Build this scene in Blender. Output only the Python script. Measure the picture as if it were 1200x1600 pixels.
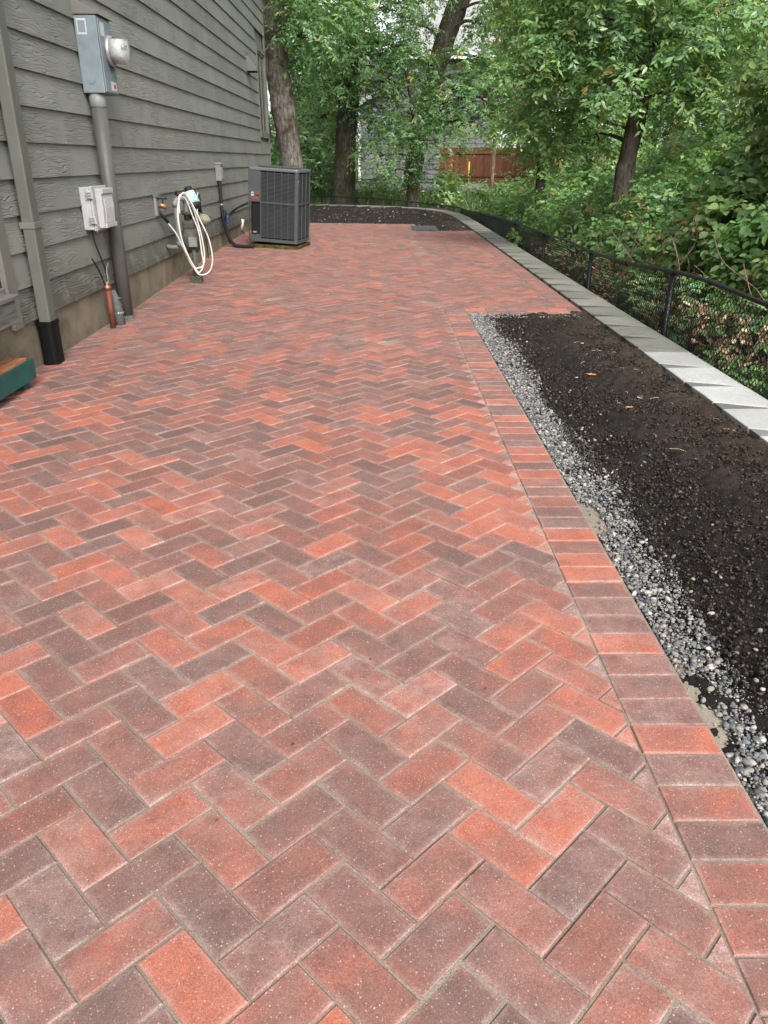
import bpy, math, random
import numpy as np
from mathutils import Vector, Matrix

S = bpy.context.scene
for o in list(bpy.data.objects):
    bpy.data.objects.remove(o)
R = math.radians
rng = random.Random(7)
NR = np.random.RandomState(11)

# ------------------------------------------------------------------ camera, sky, sun, exposure
PITCH = R(24.6); CAMH = 1.4; YAW = .0083; FPX = 1202.0
cd = bpy.data.cameras.new('camera'); cam = bpy.data.objects.new('camera', cd)
S.collection.objects.link(cam)
cam.location = (0, 0, CAMH); cam.rotation_euler = (R(90) - PITCH, 0, -YAW)
cd.sensor_fit = 'VERTICAL'; cd.sensor_height = 24; cd.lens = FPX / 1600 * 24
cd.clip_start = .05; cd.clip_end = 2000
S.camera = cam

SUN_EL, SUN_AZ = 42, 166          # azimuth clockwise from +Y: behind the camera, to the right
w = bpy.data.worlds.new('World'); S.world = w; w.use_nodes = True
wn = w.node_tree; bg = wn.nodes['Background']
sky = wn.nodes.new('ShaderNodeTexSky'); sky.sky_type = 'NISHITA'; sky.sun_disc = False
sky.sun_elevation = R(SUN_EL); sky.sun_rotation = R(SUN_AZ); sky.dust_density = 3.0; sky.air_density = 1.0
hs = wn.nodes.new('ShaderNodeHueSaturation'); hs.inputs['Saturation'].default_value = .22   # thin overcast
wn.links.new(sky.outputs[0], hs.inputs['Color']); wn.links.new(hs.outputs[0], bg.inputs[0])
bg.inputs[1].default_value = .14
sd = bpy.data.lights.new('sun', 'SUN'); sun = bpy.data.objects.new('sun', sd); S.collection.objects.link(sun)
sd.energy = 1.5; sd.angle = R(22); sd.color = (1, .95, .88)
az, el = R(SUN_AZ), R(SUN_EL)
sdir = Vector((math.sin(az) * math.cos(el), math.cos(az) * math.cos(el), math.sin(el)))
sun.rotation_euler = sdir.to_track_quat('Z', 'Y').to_euler(); sun.location = (6, -6, 12)
S.view_settings.view_transform = 'Standard'; S.view_settings.look = 'None'
S.view_settings.exposure = 1.42; S.view_settings.gamma = 1

# ------------------------------------------------------------------ helpers
def at(x, y, Y):
    u = (x - 600) / FPX; v = (y - 800) / FPX
    d = math.sin(PITCH) + v * math.cos(PITCH); f = math.cos(PITCH) - v * math.sin(PITCH)
    rx = u * math.cos(YAW) + f * math.sin(YAW); ry = f * math.cos(YAW) - u * math.sin(YAW)
    t = Y / ry
    return Vector((rx * t, Y, CAMH - d * t))
def link(o): S.collection.objects.link(o); return o
def tag(o, label=None, cat=None, group=None, kind=None):
    if label: o['label'] = label
    if cat: o['category'] = cat
    if group: o['group'] = group
    if kind: o['kind'] = kind
    return o
def empty(name, loc=(0, 0, 0), label=None, cat=None, group=None, rot=None):
    o = bpy.data.objects.new(name, None); o.location = loc; o.empty_display_size = .1
    if rot: o.rotation_euler = rot
    return tag(link(o), label, cat, group)
def sstep(a, b, x):
    t = max(0, min(1, (x - a) / (b - a))); return t * t * (3 - 2 * t)

class MB:
    def __init__(s): s.v = []; s.f = []
    def add(s, vs, fs):
        n = len(s.v); s.v += [tuple(p) for p in vs]; s.f += [tuple(i + n for i in q) for q in fs]; return s
    def box(s, x0, x1, y0, y1, z0, z1):
        return s.add([(x0,y0,z0),(x1,y0,z0),(x1,y1,z0),(x0,y1,z0),(x0,y0,z1),(x1,y0,z1),(x1,y1,z1),(x0,y1,z1)],
              [(3,2,1,0),(4,5,6,7),(0,1,5,4),(1,2,6,5),(2,3,7,6),(3,0,4,7)])
    def prism(s, poly, a, b, axis='z'):
        n = len(poly)
        def mk(p, h): return {'z': (p[0], p[1], h), 'y': (p[0], h, p[1]), 'x': (h, p[0], p[1])}[axis]
        vs = [mk(p, a) for p in poly] + [mk(p, b) for p in poly]
        fs = [tuple(range(n - 1, -1, -1)), tuple(range(n, 2 * n))] + [(i, (i + 1) % n, n + (i + 1) % n, n + i) for i in range(n)]
        return s.add(vs, fs)
    def tube(s, pts, r, n=8, cap=True, jit=0.0, rn=None):
        pts = [Vector(p) for p in pts]; m = len(pts)
        rr = r if isinstance(r, (list, tuple)) else [r] * m
        T = [(pts[min(i + 1, m - 1)] - pts[max(i - 1, 0)]).normalized() for i in range(m)]
        a = Vector((0, 0, 1)) if abs(T[0].z) < .9 else Vector((1, 0, 0))
        N = (a - T[0] * a.dot(T[0])).normalized()
        vs = []; fs = []
        for i in range(m):
            N = (N - T[i] * N.dot(T[i])).normalized(); B = T[i].cross(N)
            for k in range(n):
                q = 2 * math.pi * k / n
                k2 = 1 + (rn.uniform(-jit, jit) if jit else 0)
                vs.append(pts[i] + (N * math.cos(q) + B * math.sin(q)) * rr[i] * k2)
        for i in range(m - 1):
            for k in range(n):
                fs.append((i*n+k, i*n+(k+1)%n, (i+1)*n+(k+1)%n, (i+1)*n+k))
        if cap:
            fs.append(tuple(range(n - 1, -1, -1))); fs.append(tuple(range((m-1)*n, m*n)))
        return s.add(vs, fs)
    def lathe(s, c, axis, prof, n=20):
        # prof = [(distance along axis, radius)]
        A = Vector(axis).normalized(); a = Vector((0, 0, 1)) if abs(A.z) < .9 else Vector((1, 0, 0))
        U = (a - A * a.dot(A)).normalized(); V = A.cross(U); c = Vector(c)
        vs = [c + A * d + (U * math.cos(2*math.pi*k/n) + V * math.sin(2*math.pi*k/n)) * r for d, r in prof for k in range(n)]
        m = len(prof)
        fs = [(i*n+k, i*n+(k+1)%n, (i+1)*n+(k+1)%n, (i+1)*n+k) for i in range(m-1) for k in range(n)]
        fs += [tuple(range(n - 1, -1, -1)), tuple(range((m-1)*n, m*n))]
        return s.add(vs, fs)
    def build(s, name, mat, parent=None, smooth=False, bevel=0, kind=None, off=(0, 0, 0)):
        me = bpy.data.meshes.new(name); me.from_pydata(s.v, [], s.f); me.validate()
        o = bpy.data.objects.new(name, me); link(o)
        if mat: me.materials.append(mat)
        if parent: o.parent = parent
        o.location = off
        if smooth: me.polygons.foreach_set('use_smooth', [True] * len(me.polygons))
        if bevel:
            b = o.modifiers.new('bevel', 'BEVEL'); b.width = bevel; b.segments = 2; b.limit_method = 'ANGLE'
        if kind: o['kind'] = kind
        return o
def np_mesh(name, V, F, mat, parent=None, tint=None, smooth=False, kind=None):
    """V (n,3), F (m,k) with a constant k, tint (n,4) per vertex"""
    me = bpy.data.meshes.new(name)
    V = np.ascontiguousarray(V, dtype=np.float32); F = np.ascontiguousarray(F, dtype=np.int32)
    me.vertices.add(len(V)); me.vertices.foreach_set('co', V.ravel())
    k = F.shape[1]
    me.loops.add(F.size); me.loops.foreach_set('vertex_index', F.ravel())
    me.polygons.add(len(F)); me.polygons.foreach_set('loop_start', np.arange(0, F.size, k, dtype=np.int32))
    me.polygons.foreach_set('loop_total', np.full(len(F), k, dtype=np.int32))
    if smooth: me.polygons.foreach_set('use_smooth', np.ones(len(F), dtype=bool))
    me.update(calc_edges=True)
    if tint is not None:
        a = me.attributes.new('tint', 'FLOAT_COLOR', 'POINT')
        a.data.foreach_set('color', np.ascontiguousarray(tint, dtype=np.float32).ravel())
    me.materials.append(mat)
    o = bpy.data.objects.new(name, me); link(o)
    if parent: o.parent = parent
    if kind: o['kind'] = kind
    return o
def catmull(P, k=6):
    P = [Vector(p) for p in P]; out = []
    for i in range(len(P) - 1):
        p0 = P[max(i-1, 0)]; p1 = P[i]; p2 = P[i+1]; p3 = P[min(i+2, len(P)-1)]
        for j in range(k):
            t = j / k
            out.append(.5 * ((2*p1) + (p2-p0)*t + (2*p0-5*p1+4*p2-p3)*t*t + (3*p1-p0-3*p2+p3)*t**3))
    out.append(P[-1]); return out

# ------------------------------------------------------------------ materials
class NT:
    def __init__(s, name, rough=.8, spec=.3, metal=0):
        s.m = bpy.data.materials.new(name); s.m.use_nodes = True; s.t = s.m.node_tree
        s.b = s.t.nodes['Principled BSDF']; s.out = s.t.nodes['Material Output']
        s.b.inputs['Roughness'].default_value = rough; s.b.inputs['Specular IOR Level'].default_value = spec
        s.b.inputs['Metallic'].default_value = metal
    def n(s, ty, **kw):
        x = s.t.nodes.new('ShaderNode' + ty)
        for k, v in kw.items():
            if k in x.inputs: s.set(x.inputs[k], v)
            else: setattr(x, k, v)
        return x
    def set(s, inp, v):
        if isinstance(v, bpy.types.NodeSocket): s.t.links.new(v, inp)
        else:
            if hasattr(inp.default_value, '__len__') and not isinstance(v, str):
                v = list(v); L = len(inp.default_value)
                if len(v) < L: v = v + [1] * (L - len(v))
            inp.default_value = v
    def coord(s, which='Object', scale=(1, 1, 1)):
        c = s.n('TexCoord'); mp = s.n('Mapping'); s.t.links.new(c.outputs[which], mp.inputs[0]); mp.inputs['Scale'].default_value = scale
        return mp.outputs[0]
    def pos(s, scale=(1, 1, 1)):
        c = s.n('NewGeometry'); mp = s.n('Mapping'); s.t.links.new(c.outputs['Position'], mp.inputs[0]); mp.inputs['Scale'].default_value = scale
        return mp.outputs[0]
    def noise(s, vec, scale, detail=3, rough=.55, dist=0):
        x = s.n('TexNoise'); s.set(x.inputs['Vector'], vec); x.inputs['Scale'].default_value = scale
        x.inputs['Detail'].default_value = detail; x.inputs['Roughness'].default_value = rough; x.inputs['Distortion'].default_value = dist
        return x.outputs[0]
    def ramp(s, fac, stops):
        x = s.n('ValToRGB'); e = x.color_ramp.elements
        while len(e) < len(stops): e.new(.5)
        for i, (p, c) in enumerate(stops):
            e[i].position = p; e[i].color = (*(c if hasattr(c, '__len__') else (c, c, c)), 1)
        s.set(x.inputs[0], fac); return x.outputs[0]
    def mix(s, fac, a, b, mode='MIX'):
        x = s.n('Mix', data_type='RGBA', blend_type=mode)
        s.set(x.inputs[0], fac); s.set(x.inputs[6], a); s.set(x.inputs[7], b); return x.outputs[2]
    def math(s, op, a, b=0.0, clamp=False):
        x = s.n('Math', operation=op); x.use_clamp = clamp; s.set(x.inputs[0], a); s.set(x.inputs[1], b); return x.outputs[0]
    def bump(s, h, strength=.3, dist=.01, prev=None):
        x = s.n('Bump'); x.inputs['Strength'].default_value = strength; x.inputs['Distance'].default_value = dist
        s.set(x.inputs['Height'], h)
        if prev is not None: s.set(x.inputs['Normal'], prev)
        return x.outputs[0]
    def base(s, c): s.set(s.b.inputs['Base Color'], c); return s
    def nrm(s, n): s.set(s.b.inputs['Normal'], n); return s
    def rgh(s, r): s.set(s.b.inputs['Roughness'], r); return s

def plain(name, c, rough=.6, spec=.35, metal=0, var=.25, vs=9, bump=.0, fine=120):
    k = NT(name, rough, spec, metal); p = k.coord()
    nz = k.noise(p, vs, 5, .6)
    d = tuple(x * (1 - var) for x in c); l = tuple(min(1, x * (1 + var)) for x in c)
    k.base(k.ramp(nz, [(.3, d), (.7, l)]))
    k.rgh(k.math('ADD', k.math('MULTIPLY', k.noise(p, vs * 3, 3), .25), rough - .12))
    if bump: k.nrm(k.bump(k.noise(p, fine, 3), bump, .004))
    return k.m
M = {}
# --- clay coloured concrete pavers: tint = (colour class, random, dust, edge)
k = NT('paver', .85, .14); p = k.pos()
a = k.n('Attribute', attribute_name='tint'); sep = k.n('SeparateColor'); k.t.links.new(a.outputs['Color'], sep.inputs[0])
cls, rnd, dust = sep.outputs[0], sep.outputs[1], sep.outputs[2]; edge = a.outputs['Alpha']
offs = k.n('CombineXYZ'); k.set(offs.inputs[2], k.math('MULTIPLY', rnd, 40.0))
pv = k.n('VectorMath', operation='ADD'); k.set(pv.inputs[0], p); k.set(pv.inputs[1], offs.outputs[0]); pv = pv.outputs[0]
blot = k.noise(pv, 9, 2, .5); mid = k.noise(pv, 75, 6, .8)
t = k.math('ADD', cls, k.math('MULTIPLY', k.math('SUBTRACT', blot, .5), 1.05))
t = k.math('ADD', t, k.math('MULTIPLY', k.math('SUBTRACT', mid, .5), .8), True)
col = k.ramp(t, [(0, (.138, .088, .079)), (.3, (.180, .094, .079)), (.6, (.250, .102, .078)), (.85, (.335, .112, .075)), (1, (.39, .126, .080))])
gr = k.noise(pv, 420, 2, .6)
col = k.mix(k.ramp(gr, [(.36, .75), (.56, 0)]), col, k.mix(1, col, (.45, .42, .42), 'MULTIPLY'))
sv = k.n('TexVoronoi'); k.set(sv.inputs['Vector'], pv); sv.inputs['Scale'].default_value = 200; sv.inputs['Randomness'].default_value = 1.0
sel = k.n('SeparateColor'); k.t.links.new(sv.outputs['Color'], sel.inputs[0])
size = k.math('MULTIPLY', k.math('POWER', sel.outputs[0], 3.0), .46)
spk = k.math('MULTIPLY', k.math('SUBTRACT', size, sv.outputs['Distance']), 9.0, True)
flk = k.mix(sel.outputs[1], (.28, .16, .13), (.52, .41, .37))
col = k.mix(k.math('MULTIPLY', spk, .65), col, flk)
g2 = k.noise(pv, 170, 4, .8)
col = k.mix(k.ramp(g2, [(.50, 0), (.68, .55)]), col, k.mix(1, col, (1.7, 1.65, 1.6), 'MULTIPLY'))
col = k.mix(k.ramp(g2, [(.32, .6), (.46, 0)]), col, k.mix(1, col, (.6, .58, .58), 'MULTIPLY'))
dn = k.noise(pv, 14, 5, .75)
df = k.math('MULTIPLY', k.ramp(dn, [(.32, 0), (.75, 1)]), k.math('ADD', dust, k.math('MULTIPLY', edge, .55)), True)
fz = k.ramp(k.noise(pv, 260, 2, .7), [(.35, .25), (.65, 1)])
col = k.mix(k.math('MULTIPLY', df, fz), col, (.46, .345, .315))
k.base(col)
k.nrm(k.bump(k.math('ADD', gr, k.math('MULTIPLY', spk, .6)), .35, .003)); M['paver'] = k.m
# --- joint sand
k = NT('joint_sand', .95, .1); p = k.pos()
c = k.ramp(k.noise(p, 300, 3, .7), [(.3, (.15, .13, .10)), (.7, (.37, .32, .255))])
c = k.mix(k.ramp(k.noise(p, 2.3, 4), [(.35, 0), (.7, .65)]), c, (.10, .075, .06))
k.base(c); k.nrm(k.bump(k.noise(p, 350, 2), .6, .004)); M['sand'] = k.m
# --- soil
k = NT('soil', .97, .06); p = k.pos()
c = k.ramp(k.noise(p, 170, 4, .75), [(.30, (.009, .0085, .008)), (.55, (.026, .023, .021)), (.8, (.075, .065, .057))])
sx = k.n('SeparateXYZ'); k.t.links.new(p, sx.inputs[0])
br = k.ramp(k.math('ADD', k.math('MULTIPLY', k.noise(p, 1.3, 4, .65), .8), k.math('MULTIPLY', k.math('SUBTRACT', sx.outputs[0], 1.45), .45)), [(.40, 0), (.72, .85)])
c = k.mix(br, c, k.ramp(k.noise(p, 230, 3, .7), [(.3, (.018, .014, .012)), (.7, (.105, .078, .060))]))
k.base(c); k.nrm(k.bump(k.noise(p, 140, 5, .8), 1, .012)); M['soil'] = k.m
def tinted(name, stops, rough=.8, spec=.25, bump=.3, bs=90):
    k = NT(name, rough, spec); p = k.pos(); a = k.n('Attribute', attribute_name='tint')
    sep = k.n('SeparateColor'); k.t.links.new(a.outputs['Color'], sep.inputs[0])
    c = k.ramp(sep.outputs[0], stops)
    c = k.mix(k.math('MULTIPLY', k.noise(p, bs, 4, .7), .8), c, k.mix(1, c, (.5, .5, .5), 'MULTIPLY'))
    k.base(c); k.nrm(k.bump(k.noise(p, bs * 1.5, 3), bump, .004)); return k.m
M['pebble'] = tinted('pebble', [(0, (.065, .07, .076)), (.3, (.14, .145, .152)), (.6, (.225, .22, .21)), (.78, (.26, .22, .175)), (.92, (.46, .45, .43)), (1, (.13, .15, .165))], .75, .3)
M['crumb'] = tinted('crumb', [(0, (.010, .010, .010)), (.4, (.030, .025, .022)), (.85, (.10, .076, .060)), (1, (.28, .24, .20))], .95, .1)
# --- cap stone
def stone(name, lo, hi, st):
    k = NT(name, .9, .2); p = k.pos()
    c = k.ramp(k.noise(p, 3.2, 6, .65), [(.3, lo), (.7, hi)])
    oi = k.n('ObjectInfo'); c = k.mix(1, c, k.ramp(oi.outputs['Random'], [(0, .82), (1, 1.12)]), 'MULTIPLY')
    c = k.mix(k.ramp(k.noise(p, 90, 5, .8), [(.35, .6), (.5, 0)]), c, k.mix(1, c, (.6, .6, .6), 'MULTIPLY'))
    c = k.mix(k.ramp(k.noise(p, 6, 5, .7, .6), [(.6, 0), (.75, .55)]), c, st)
    k.base(c); k.nrm(k.bump(k.noise(p, 200, 4, .7), .4, .004, k.bump(k.noise(p, 22, 6, .75), .6, .02))); return k.m
M['cap_grey'] = stone('cap_grey', (.135, .138, .115), (.215, .215, .185), (.085, .088, .068))
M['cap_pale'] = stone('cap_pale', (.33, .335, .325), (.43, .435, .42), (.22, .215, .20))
M['block'] = stone('wall_block', (.12, .123, .125), (.19, .19, .187), (.09, .09, .085))
M['block_gap_shade'] = stone('gap_shade_block', (.045, .046, .045), (.08, .08, .076), (.03, .03, .03))  # far wedges: shadow of the cap gaps put into the stone colour
M['foundation'] = stone('foundation_concrete', (.10, .085, .058), (.21, .18, .13), (.055, .04, .022))
# --- painted fibre cement siding with embossed grain
k = NT('siding', .72, .3)
oi = k.n('ObjectInfo'); ofs = k.n('CombineXYZ'); k.set(ofs.inputs[1], k.math('MULTIPLY', oi.outputs['Random'], 37.0)); k.set(ofs.inputs[2], k.math('MULTIPLY', oi.outputs['Random'], 11.0))
pv = k.n('VectorMath', operation='ADD'); k.set(pv.inputs[0], k.pos()); k.set(pv.inputs[1], ofs.outputs[0])
mp = k.n('Mapping'); k.t.links.new(pv.outputs[0], mp.inputs[0]); mp.inputs['Scale'].default_value = (1, .15, 1)
wv = k.n('TexWave', wave_type='BANDS', bands_direction='Z'); k.t.links.new(mp.outputs[0], wv.inputs['Vector'])
wv.inputs['Scale'].default_value = 13; wv.inputs['Distortion'].default_value = 13; wv.inputs['Detail'].default_value = 1.6; wv.inputs['Detail Scale'].default_value = 1.5
grain = k.ramp(wv.outputs['Color'], [(.0, 0), (.25, 1), (1, 1)])
msk = k.ramp(k.noise(pv.outputs[0], 2.2, 2), [(.40, .05), (.58, 1)])
h = k.math('MULTIPLY', grain, msk)
c = k.ramp(k.noise(k.pos(), 1.3, 5, .6), [(.3, (.152, .160, .139)), (.7, (.190, .198, .174))])
c = k.mix(1, c, k.ramp(oi.outputs['Random'], [(0, .90), (1, 1.06)]), 'MULTIPLY')
c = k.mix(k.ramp(k.noise(k.pos((1, .5, .12)), 14, 4, .7), [(.55, 0), (.8, .35)]), c, (.20, .195, .17))
xyz = k.n('SeparateXYZ'); k.t.links.new(k.pos(), xyz.inputs[0])
low = k.math('MULTIPLY', k.ramp(xyz.outputs[2], [(.34, 1), (.75, 0)]), k.ramp(k.noise(k.pos(), 5.5, 5, .7), [(.36, .15), (.52, .85)]))
c = k.mix(low, c, (.070, .066, .046))
k.base(c); k.nrm(k.bump(h, .85, .008, k.bump(k.noise(k.pos(), 160, 3), .12, .002))); M['siding'] = k.m
M['trim'] = plain('trim_paint', (.125, .122, .105), .6, .3, var=.12, vs=5, bump=.1)
M['downspout'] = plain('downspout_paint', (.092, .095, .082), .55, .35, var=.12, vs=6)
M['door_paint'] = plain('door_paint', (.06, .065, .068), .5, .3, var=.1)
M['meter_grey'] = plain('meter_enamel', (.155, .190, .210), .5, .4, .1, var=.16, vs=7)
M['meter_light'] = plain('meter_fitting', (.19, .195, .195), .5, .4, var=.14)
M['conduit'] = plain('conduit_paint', (.072, .072, .063), .5, .35, var=.1)
M['white_plastic'] = plain('grey_white_plastic', (.33, .33, .335), .5, .35, var=.10, vs=14)
M['hose_white'] = plain('white_hose', (.52, .515, .47), .5, .35, var=.12)
M['rubber'] = plain('black_rubber', (.012, .012, .013), .6, .3, var=.3)
M['black_plastic'] = plain('black_drain_plastic', (.0035, .0035, .004), .55, .18, var=.4, vs=5)
M['black_coat'] = plain('black_vinyl_coat', (.007, .008, .009), .42, .3, var=.35)
M['steel'] = plain('galvanised_steel', (.36, .36, .35), .45, .5, .6, var=.2, vs=20)
M['pipe_grey'] = plain('grey_gas_pipe', (.17, .17, .165), .55, .4, .1, var=.2, vs=18)
M['gas_green'] = plain('grimy_meter_body', (.06, .062, .05), .65, .3, var=.45, vs=9, bump=.15)
M['gas_cream'] = plain('aged_cream_casting', (.19, .185, .13), .65, .3, var=.4, vs=12)
M['brass'] = plain('brass', (.30, .16, .09), .45, .45, .7, var=.2, vs=30)
M['copper_brown'] = plain('rust_brown_pipe', (.115, .034, .022), .6, .3, var=.35, vs=12)
M['wrap_grey'] = plain('grey_wrapped_pipe', (.085, .085, .08), .75, .2, var=.35, vs=20, bump=.4, fine=40)
M['blue_plastic'] = plain('blue_plastic', (.02, .04, .19), .4, .45, var=.3, vs=20)
k = NT('blue_white_print', .55, .35); c = k.ramp(k.noise(k.coord(), 26, 4, .6, 1.5), [(.42, (.16, .42, .52)), (.5, (.60, .66, .66)), (.60, (.10, .33, .45))]); k.base(c); M['cup'] = k.m
M['ac_metal'] = plain('charcoal_cabinet', (.062, .068, .070), .5, .35, .2, var=.1, vs=5)
M['ac_lid'] = plain('charcoal_lid', (.12, .135, .14), .4, .45, .2, var=.1, vs=5)
M['ac_dark'] = plain('dark_recess', (.008, .008, .009), .7, .2)
M['label_white'] = plain('label_white', (.42, .42, .41), .5, .3, var=.08)
M['label_orange'] = plain('label_orange', (.16, .06, .03), .5, .3, var=.1)
M['label_red'] = plain('label_red', (.32, .03, .03), .5, .3, var=.1)
M['label_black'] = plain('label_black', (.02, .02, .02), .5, .3)
k = NT('mossy_concrete', .95, .1); c = k.ramp(k.noise(k.coord(), 13, 5, .7), [(.35, (.020, .018, .013)), (.5, (.05, .048, .014)), (.7, (.095, .09, .022))]); k.base(c); k.nrm(k.bump(k.noise(k.coord(), 60, 4), .9, .01)); M['moss'] = k.m
k = NT('weathered_wood', .9, .15); c = k.ramp(k.noise(k.coord('Object', (14, 1.2, 14)), 3, 5, .6), [(.3, (.07, .07, .06)), (.7, (.17, .167, .15))]); k.base(c); k.nrm(k.bump(k.noise(k.coord('Object', (14, 1.2, 14)), 6, 4), .5, .004)); M['old_wood'] = k.m
k = NT('red_brown_slat', .8, .2); c = k.ramp(k.noise(k.coord('Object', (20, 2, 20)), 3, 5, .6), [(.3, (.20, .07, .035)), (.7, (.42, .19, .09))]); k.base(c); M['slat'] = k.m
M['teal'] = plain('teal_green_paint', (.005, .062, .055), .5, .4, var=.3, vs=6, bump=.08)
def glass(name, c=(.03, .04, .04), r=.06):
    k = NT(name, r, .6); k.base(c); return k.m
M['pane'] = glass('window_glass')
k = NT('clear_meter_glass', .05, .5); k.base((.9, .92, .92)); k.b.inputs['Transmission Weight'].default_value = .85; k.b.inputs['IOR'].default_value = 1.2; M['dome'] = k.m
M['dial'] = plain('meter_dial', (.45, .44, .42), .5, .4, var=.3, vs=25)
# --- neighbour house, road, grass
M['n_wall'] = plain('neighbour_siding', (.13, .126, .138), .8, .2, var=.08, vs=2)
M['n_trim'] = plain('neighbour_trim', (.62, .63, .62), .7, .2, var=.05)
k = NT('shingle', .9, .15); p = k.pos(); c = k.ramp(k.noise(p, 7, 5, .8), [(.3, (.17, .17, .17)), (.7, (.32, .32, .32))]); k.base(c); M['shingle'] = k.m
k = NT('cedar_fence', .85, .2); oi = k.n('ObjectInfo'); c = k.ramp(k.noise(k.pos((8, 8, .6)), 3, 5, .6), [(.3, (.060, .023, .011)), (.7, (.125, .050, .023))]); c = k.mix(1, c, k.ramp(oi.outputs['Random'], [(0, .7), (1, 1.25)]), 'MULTIPLY'); k.base(c); M['cedar'] = k.m
M['asphalt'] = plain('asphalt', (.13, .13, .135), .9, .2, var=.2, vs=2, bump=.2)
k = NT('woodland_ground', .97, .08); p = k.pos()
c = k.ramp(k.noise(p, 1.6, 6, .7), [(.3, (.022, .022, .010)), (.55, (.035, .05, .014)), (.75, (.075, .052, .028))]); k.base(c); k.nrm(k.bump(k.noise(p, 9, 6, .8), .8, .06)); M['ground'] = k.m
M['yellow'] = plain('yellow_marker', (.62, .42, .06), .5, .3, var=.1)
# --- bark: mossy
def bark(name, d, l, moss):
    k = NT(name, .95, .1); p = k.pos((1, 1, .28))
    nz = k.noise(p, 15, 6, .75, .4)
    c = k.ramp(nz, [(.35, d), (.62, l)])
    c = k.mix(k.ramp(k.noise(k.pos(), 1.7, 5, .7), [(.46, 0), (.58, .85)]), c, moss)
    k.base(c); k.nrm(k.bump(nz, 1, .05)); return k.m
M['bark_oak'] = bark('oak_bark', (.035, .029, .024), (.21, .19, .165), (.045, .034, .010))
M['bark_dark'] = bark('dark_bark', (.018, .015, .012), (.10, .085, .07), (.035, .035, .012))
M['bark_snag'] = bark('bare_snag', (.10, .065, .045), (.30, .21, .16), (.14, .10, .07))
# --- leaves: tint = (hue class, brightness, ...)
def leafmat(name, stops, trans=.35, rough=.36, spec=.55):
    k = NT(name, rough, spec); a = k.n('Attribute', attribute_name='tint'); sep = k.n('SeparateColor'); k.t.links.new(a.outputs['Color'], sep.inputs[0])
    c = k.ramp(sep.outputs[0], stops)
    br = k.n('HueSaturation'); k.set(br.inputs['Color'], c); k.set(br.inputs['Value'], sep.outputs[1]); c = br.outputs[0]
    k.base(c)
    tr = k.n('BsdfTranslucent'); k.set(tr.inputs[0], k.mix(1, c, (1.25, 1.2, .55), 'MULTIPLY'))
    mx = k.n('MixShader'); mx.inputs[0].default_value = trans*1.15
    k.t.links.new(k.b.outputs[0], mx.inputs[1]); k.t.links.new(tr.outputs[0], mx.inputs[2]); k.t.links.new(mx.outputs[0], k.out.inputs[0]); return k.m
M['leaf_ash'] = leafmat('ash_leaf', [(0, (.065, .145, .058)), (.45, (.110, .225, .078)), (.8, (.170, .285, .080)), (.95, (.26, .30, .08)), (1, (.34, .23, .08))])
M['leaf_dark'] = leafmat('evergreen_leaf', [(0, (.045, .105, .045)), (.6, (.085, .175, .060)), (1, (.18, .25, .07))])
M['leaf_bush'] = leafmat('bramble_leaf', [(0, (.065, .15, .058)), (.5, (.125, .255, .090)), (.85, (.21, .34, .11)), (.95, (.30, .33, .09)), (1, (.36, .21, .10))])
M['leaf_dry'] = leafmat('dry_leaf', [(0, (.13, .075, .045)), (.5, (.29, .185, .12)), (.9, (.52, .39, .29)), (1, (.05, .09, .03))], .15, .7, .15)
M['grass'] = leafmat('weed_blade', [(0, (.05, .10, .03)), (.6, (.10, .17, .05)), (.9, (.20, .22, .09)), (1, (.30, .24, .13))])

# ------------------------------------------------------------------ ground
XW = -2.52                                   # face of the house wall
def warp(x, y): return .022 * max(0, min(y - 8.2, 6.5)) * max(0, min(1, (.7 - x) / 3.2)) * (1 - .7 * sstep(15, 19.6, y))
def terrain(x, y):
    inner = -.12 + warp(x, y)
    right = sstep(2.35, 2.75, x)
    back = sstep(27.0, 28.2, y + .25 * x)
    out = -.55 + .55 * sstep(24, 40, y) + .25 * sstep(34, 46, y) + .035 * max(0, min(12, x - 3)) + .06 * math.sin(x * 1.7 + y * .9)
    k = max(right, back)
    return inner * (1 - k) + out * k
xs = sorted(set([-300, -150, -80, -40, -20] + [-12 + .5 * i for i in range(19)] + [-3 + .25 * i for i in range(49)] + [9.5 + i for i in range(10)] + [25, 40, 80, 150, 300]))
ys = sorted(set([-200, -60, -20, -8] + [-4 + .5 * i for i in range(106)] + [50, 55, 62, 75, 100, 150, 300, 600]))
g = MB(); nx = len(xs)
g.v = [(x, y, terrain(x, y)) for y in ys for x in xs]
g.f = [(j*nx+i, j*nx+i+1, (j+1)*nx+i+1, (j+1)*nx+i) for j in range(len(ys)-1) for i in range(nx-1)]
tag(g.build('ground', M['ground'], smooth=True), 'leafy brown woodland ground around the patio', kind='structure')
rd = MB(); rxs = [-60, -30, -10, 0, 10, 30, 60]
for i in range(len(rxs) - 1):
    a0, a1 = rxs[i], rxs[i+1]
    rd.add([(a0, 36.5, .13), (a1, 36.5, .13), (a1, 41.5, .33), (a0, 41.5, .33)], [(0, 1, 2, 3)])
tag(rd.build('road', M['asphalt']), 'grey strip of road seen through the trees', kind='structure')

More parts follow.
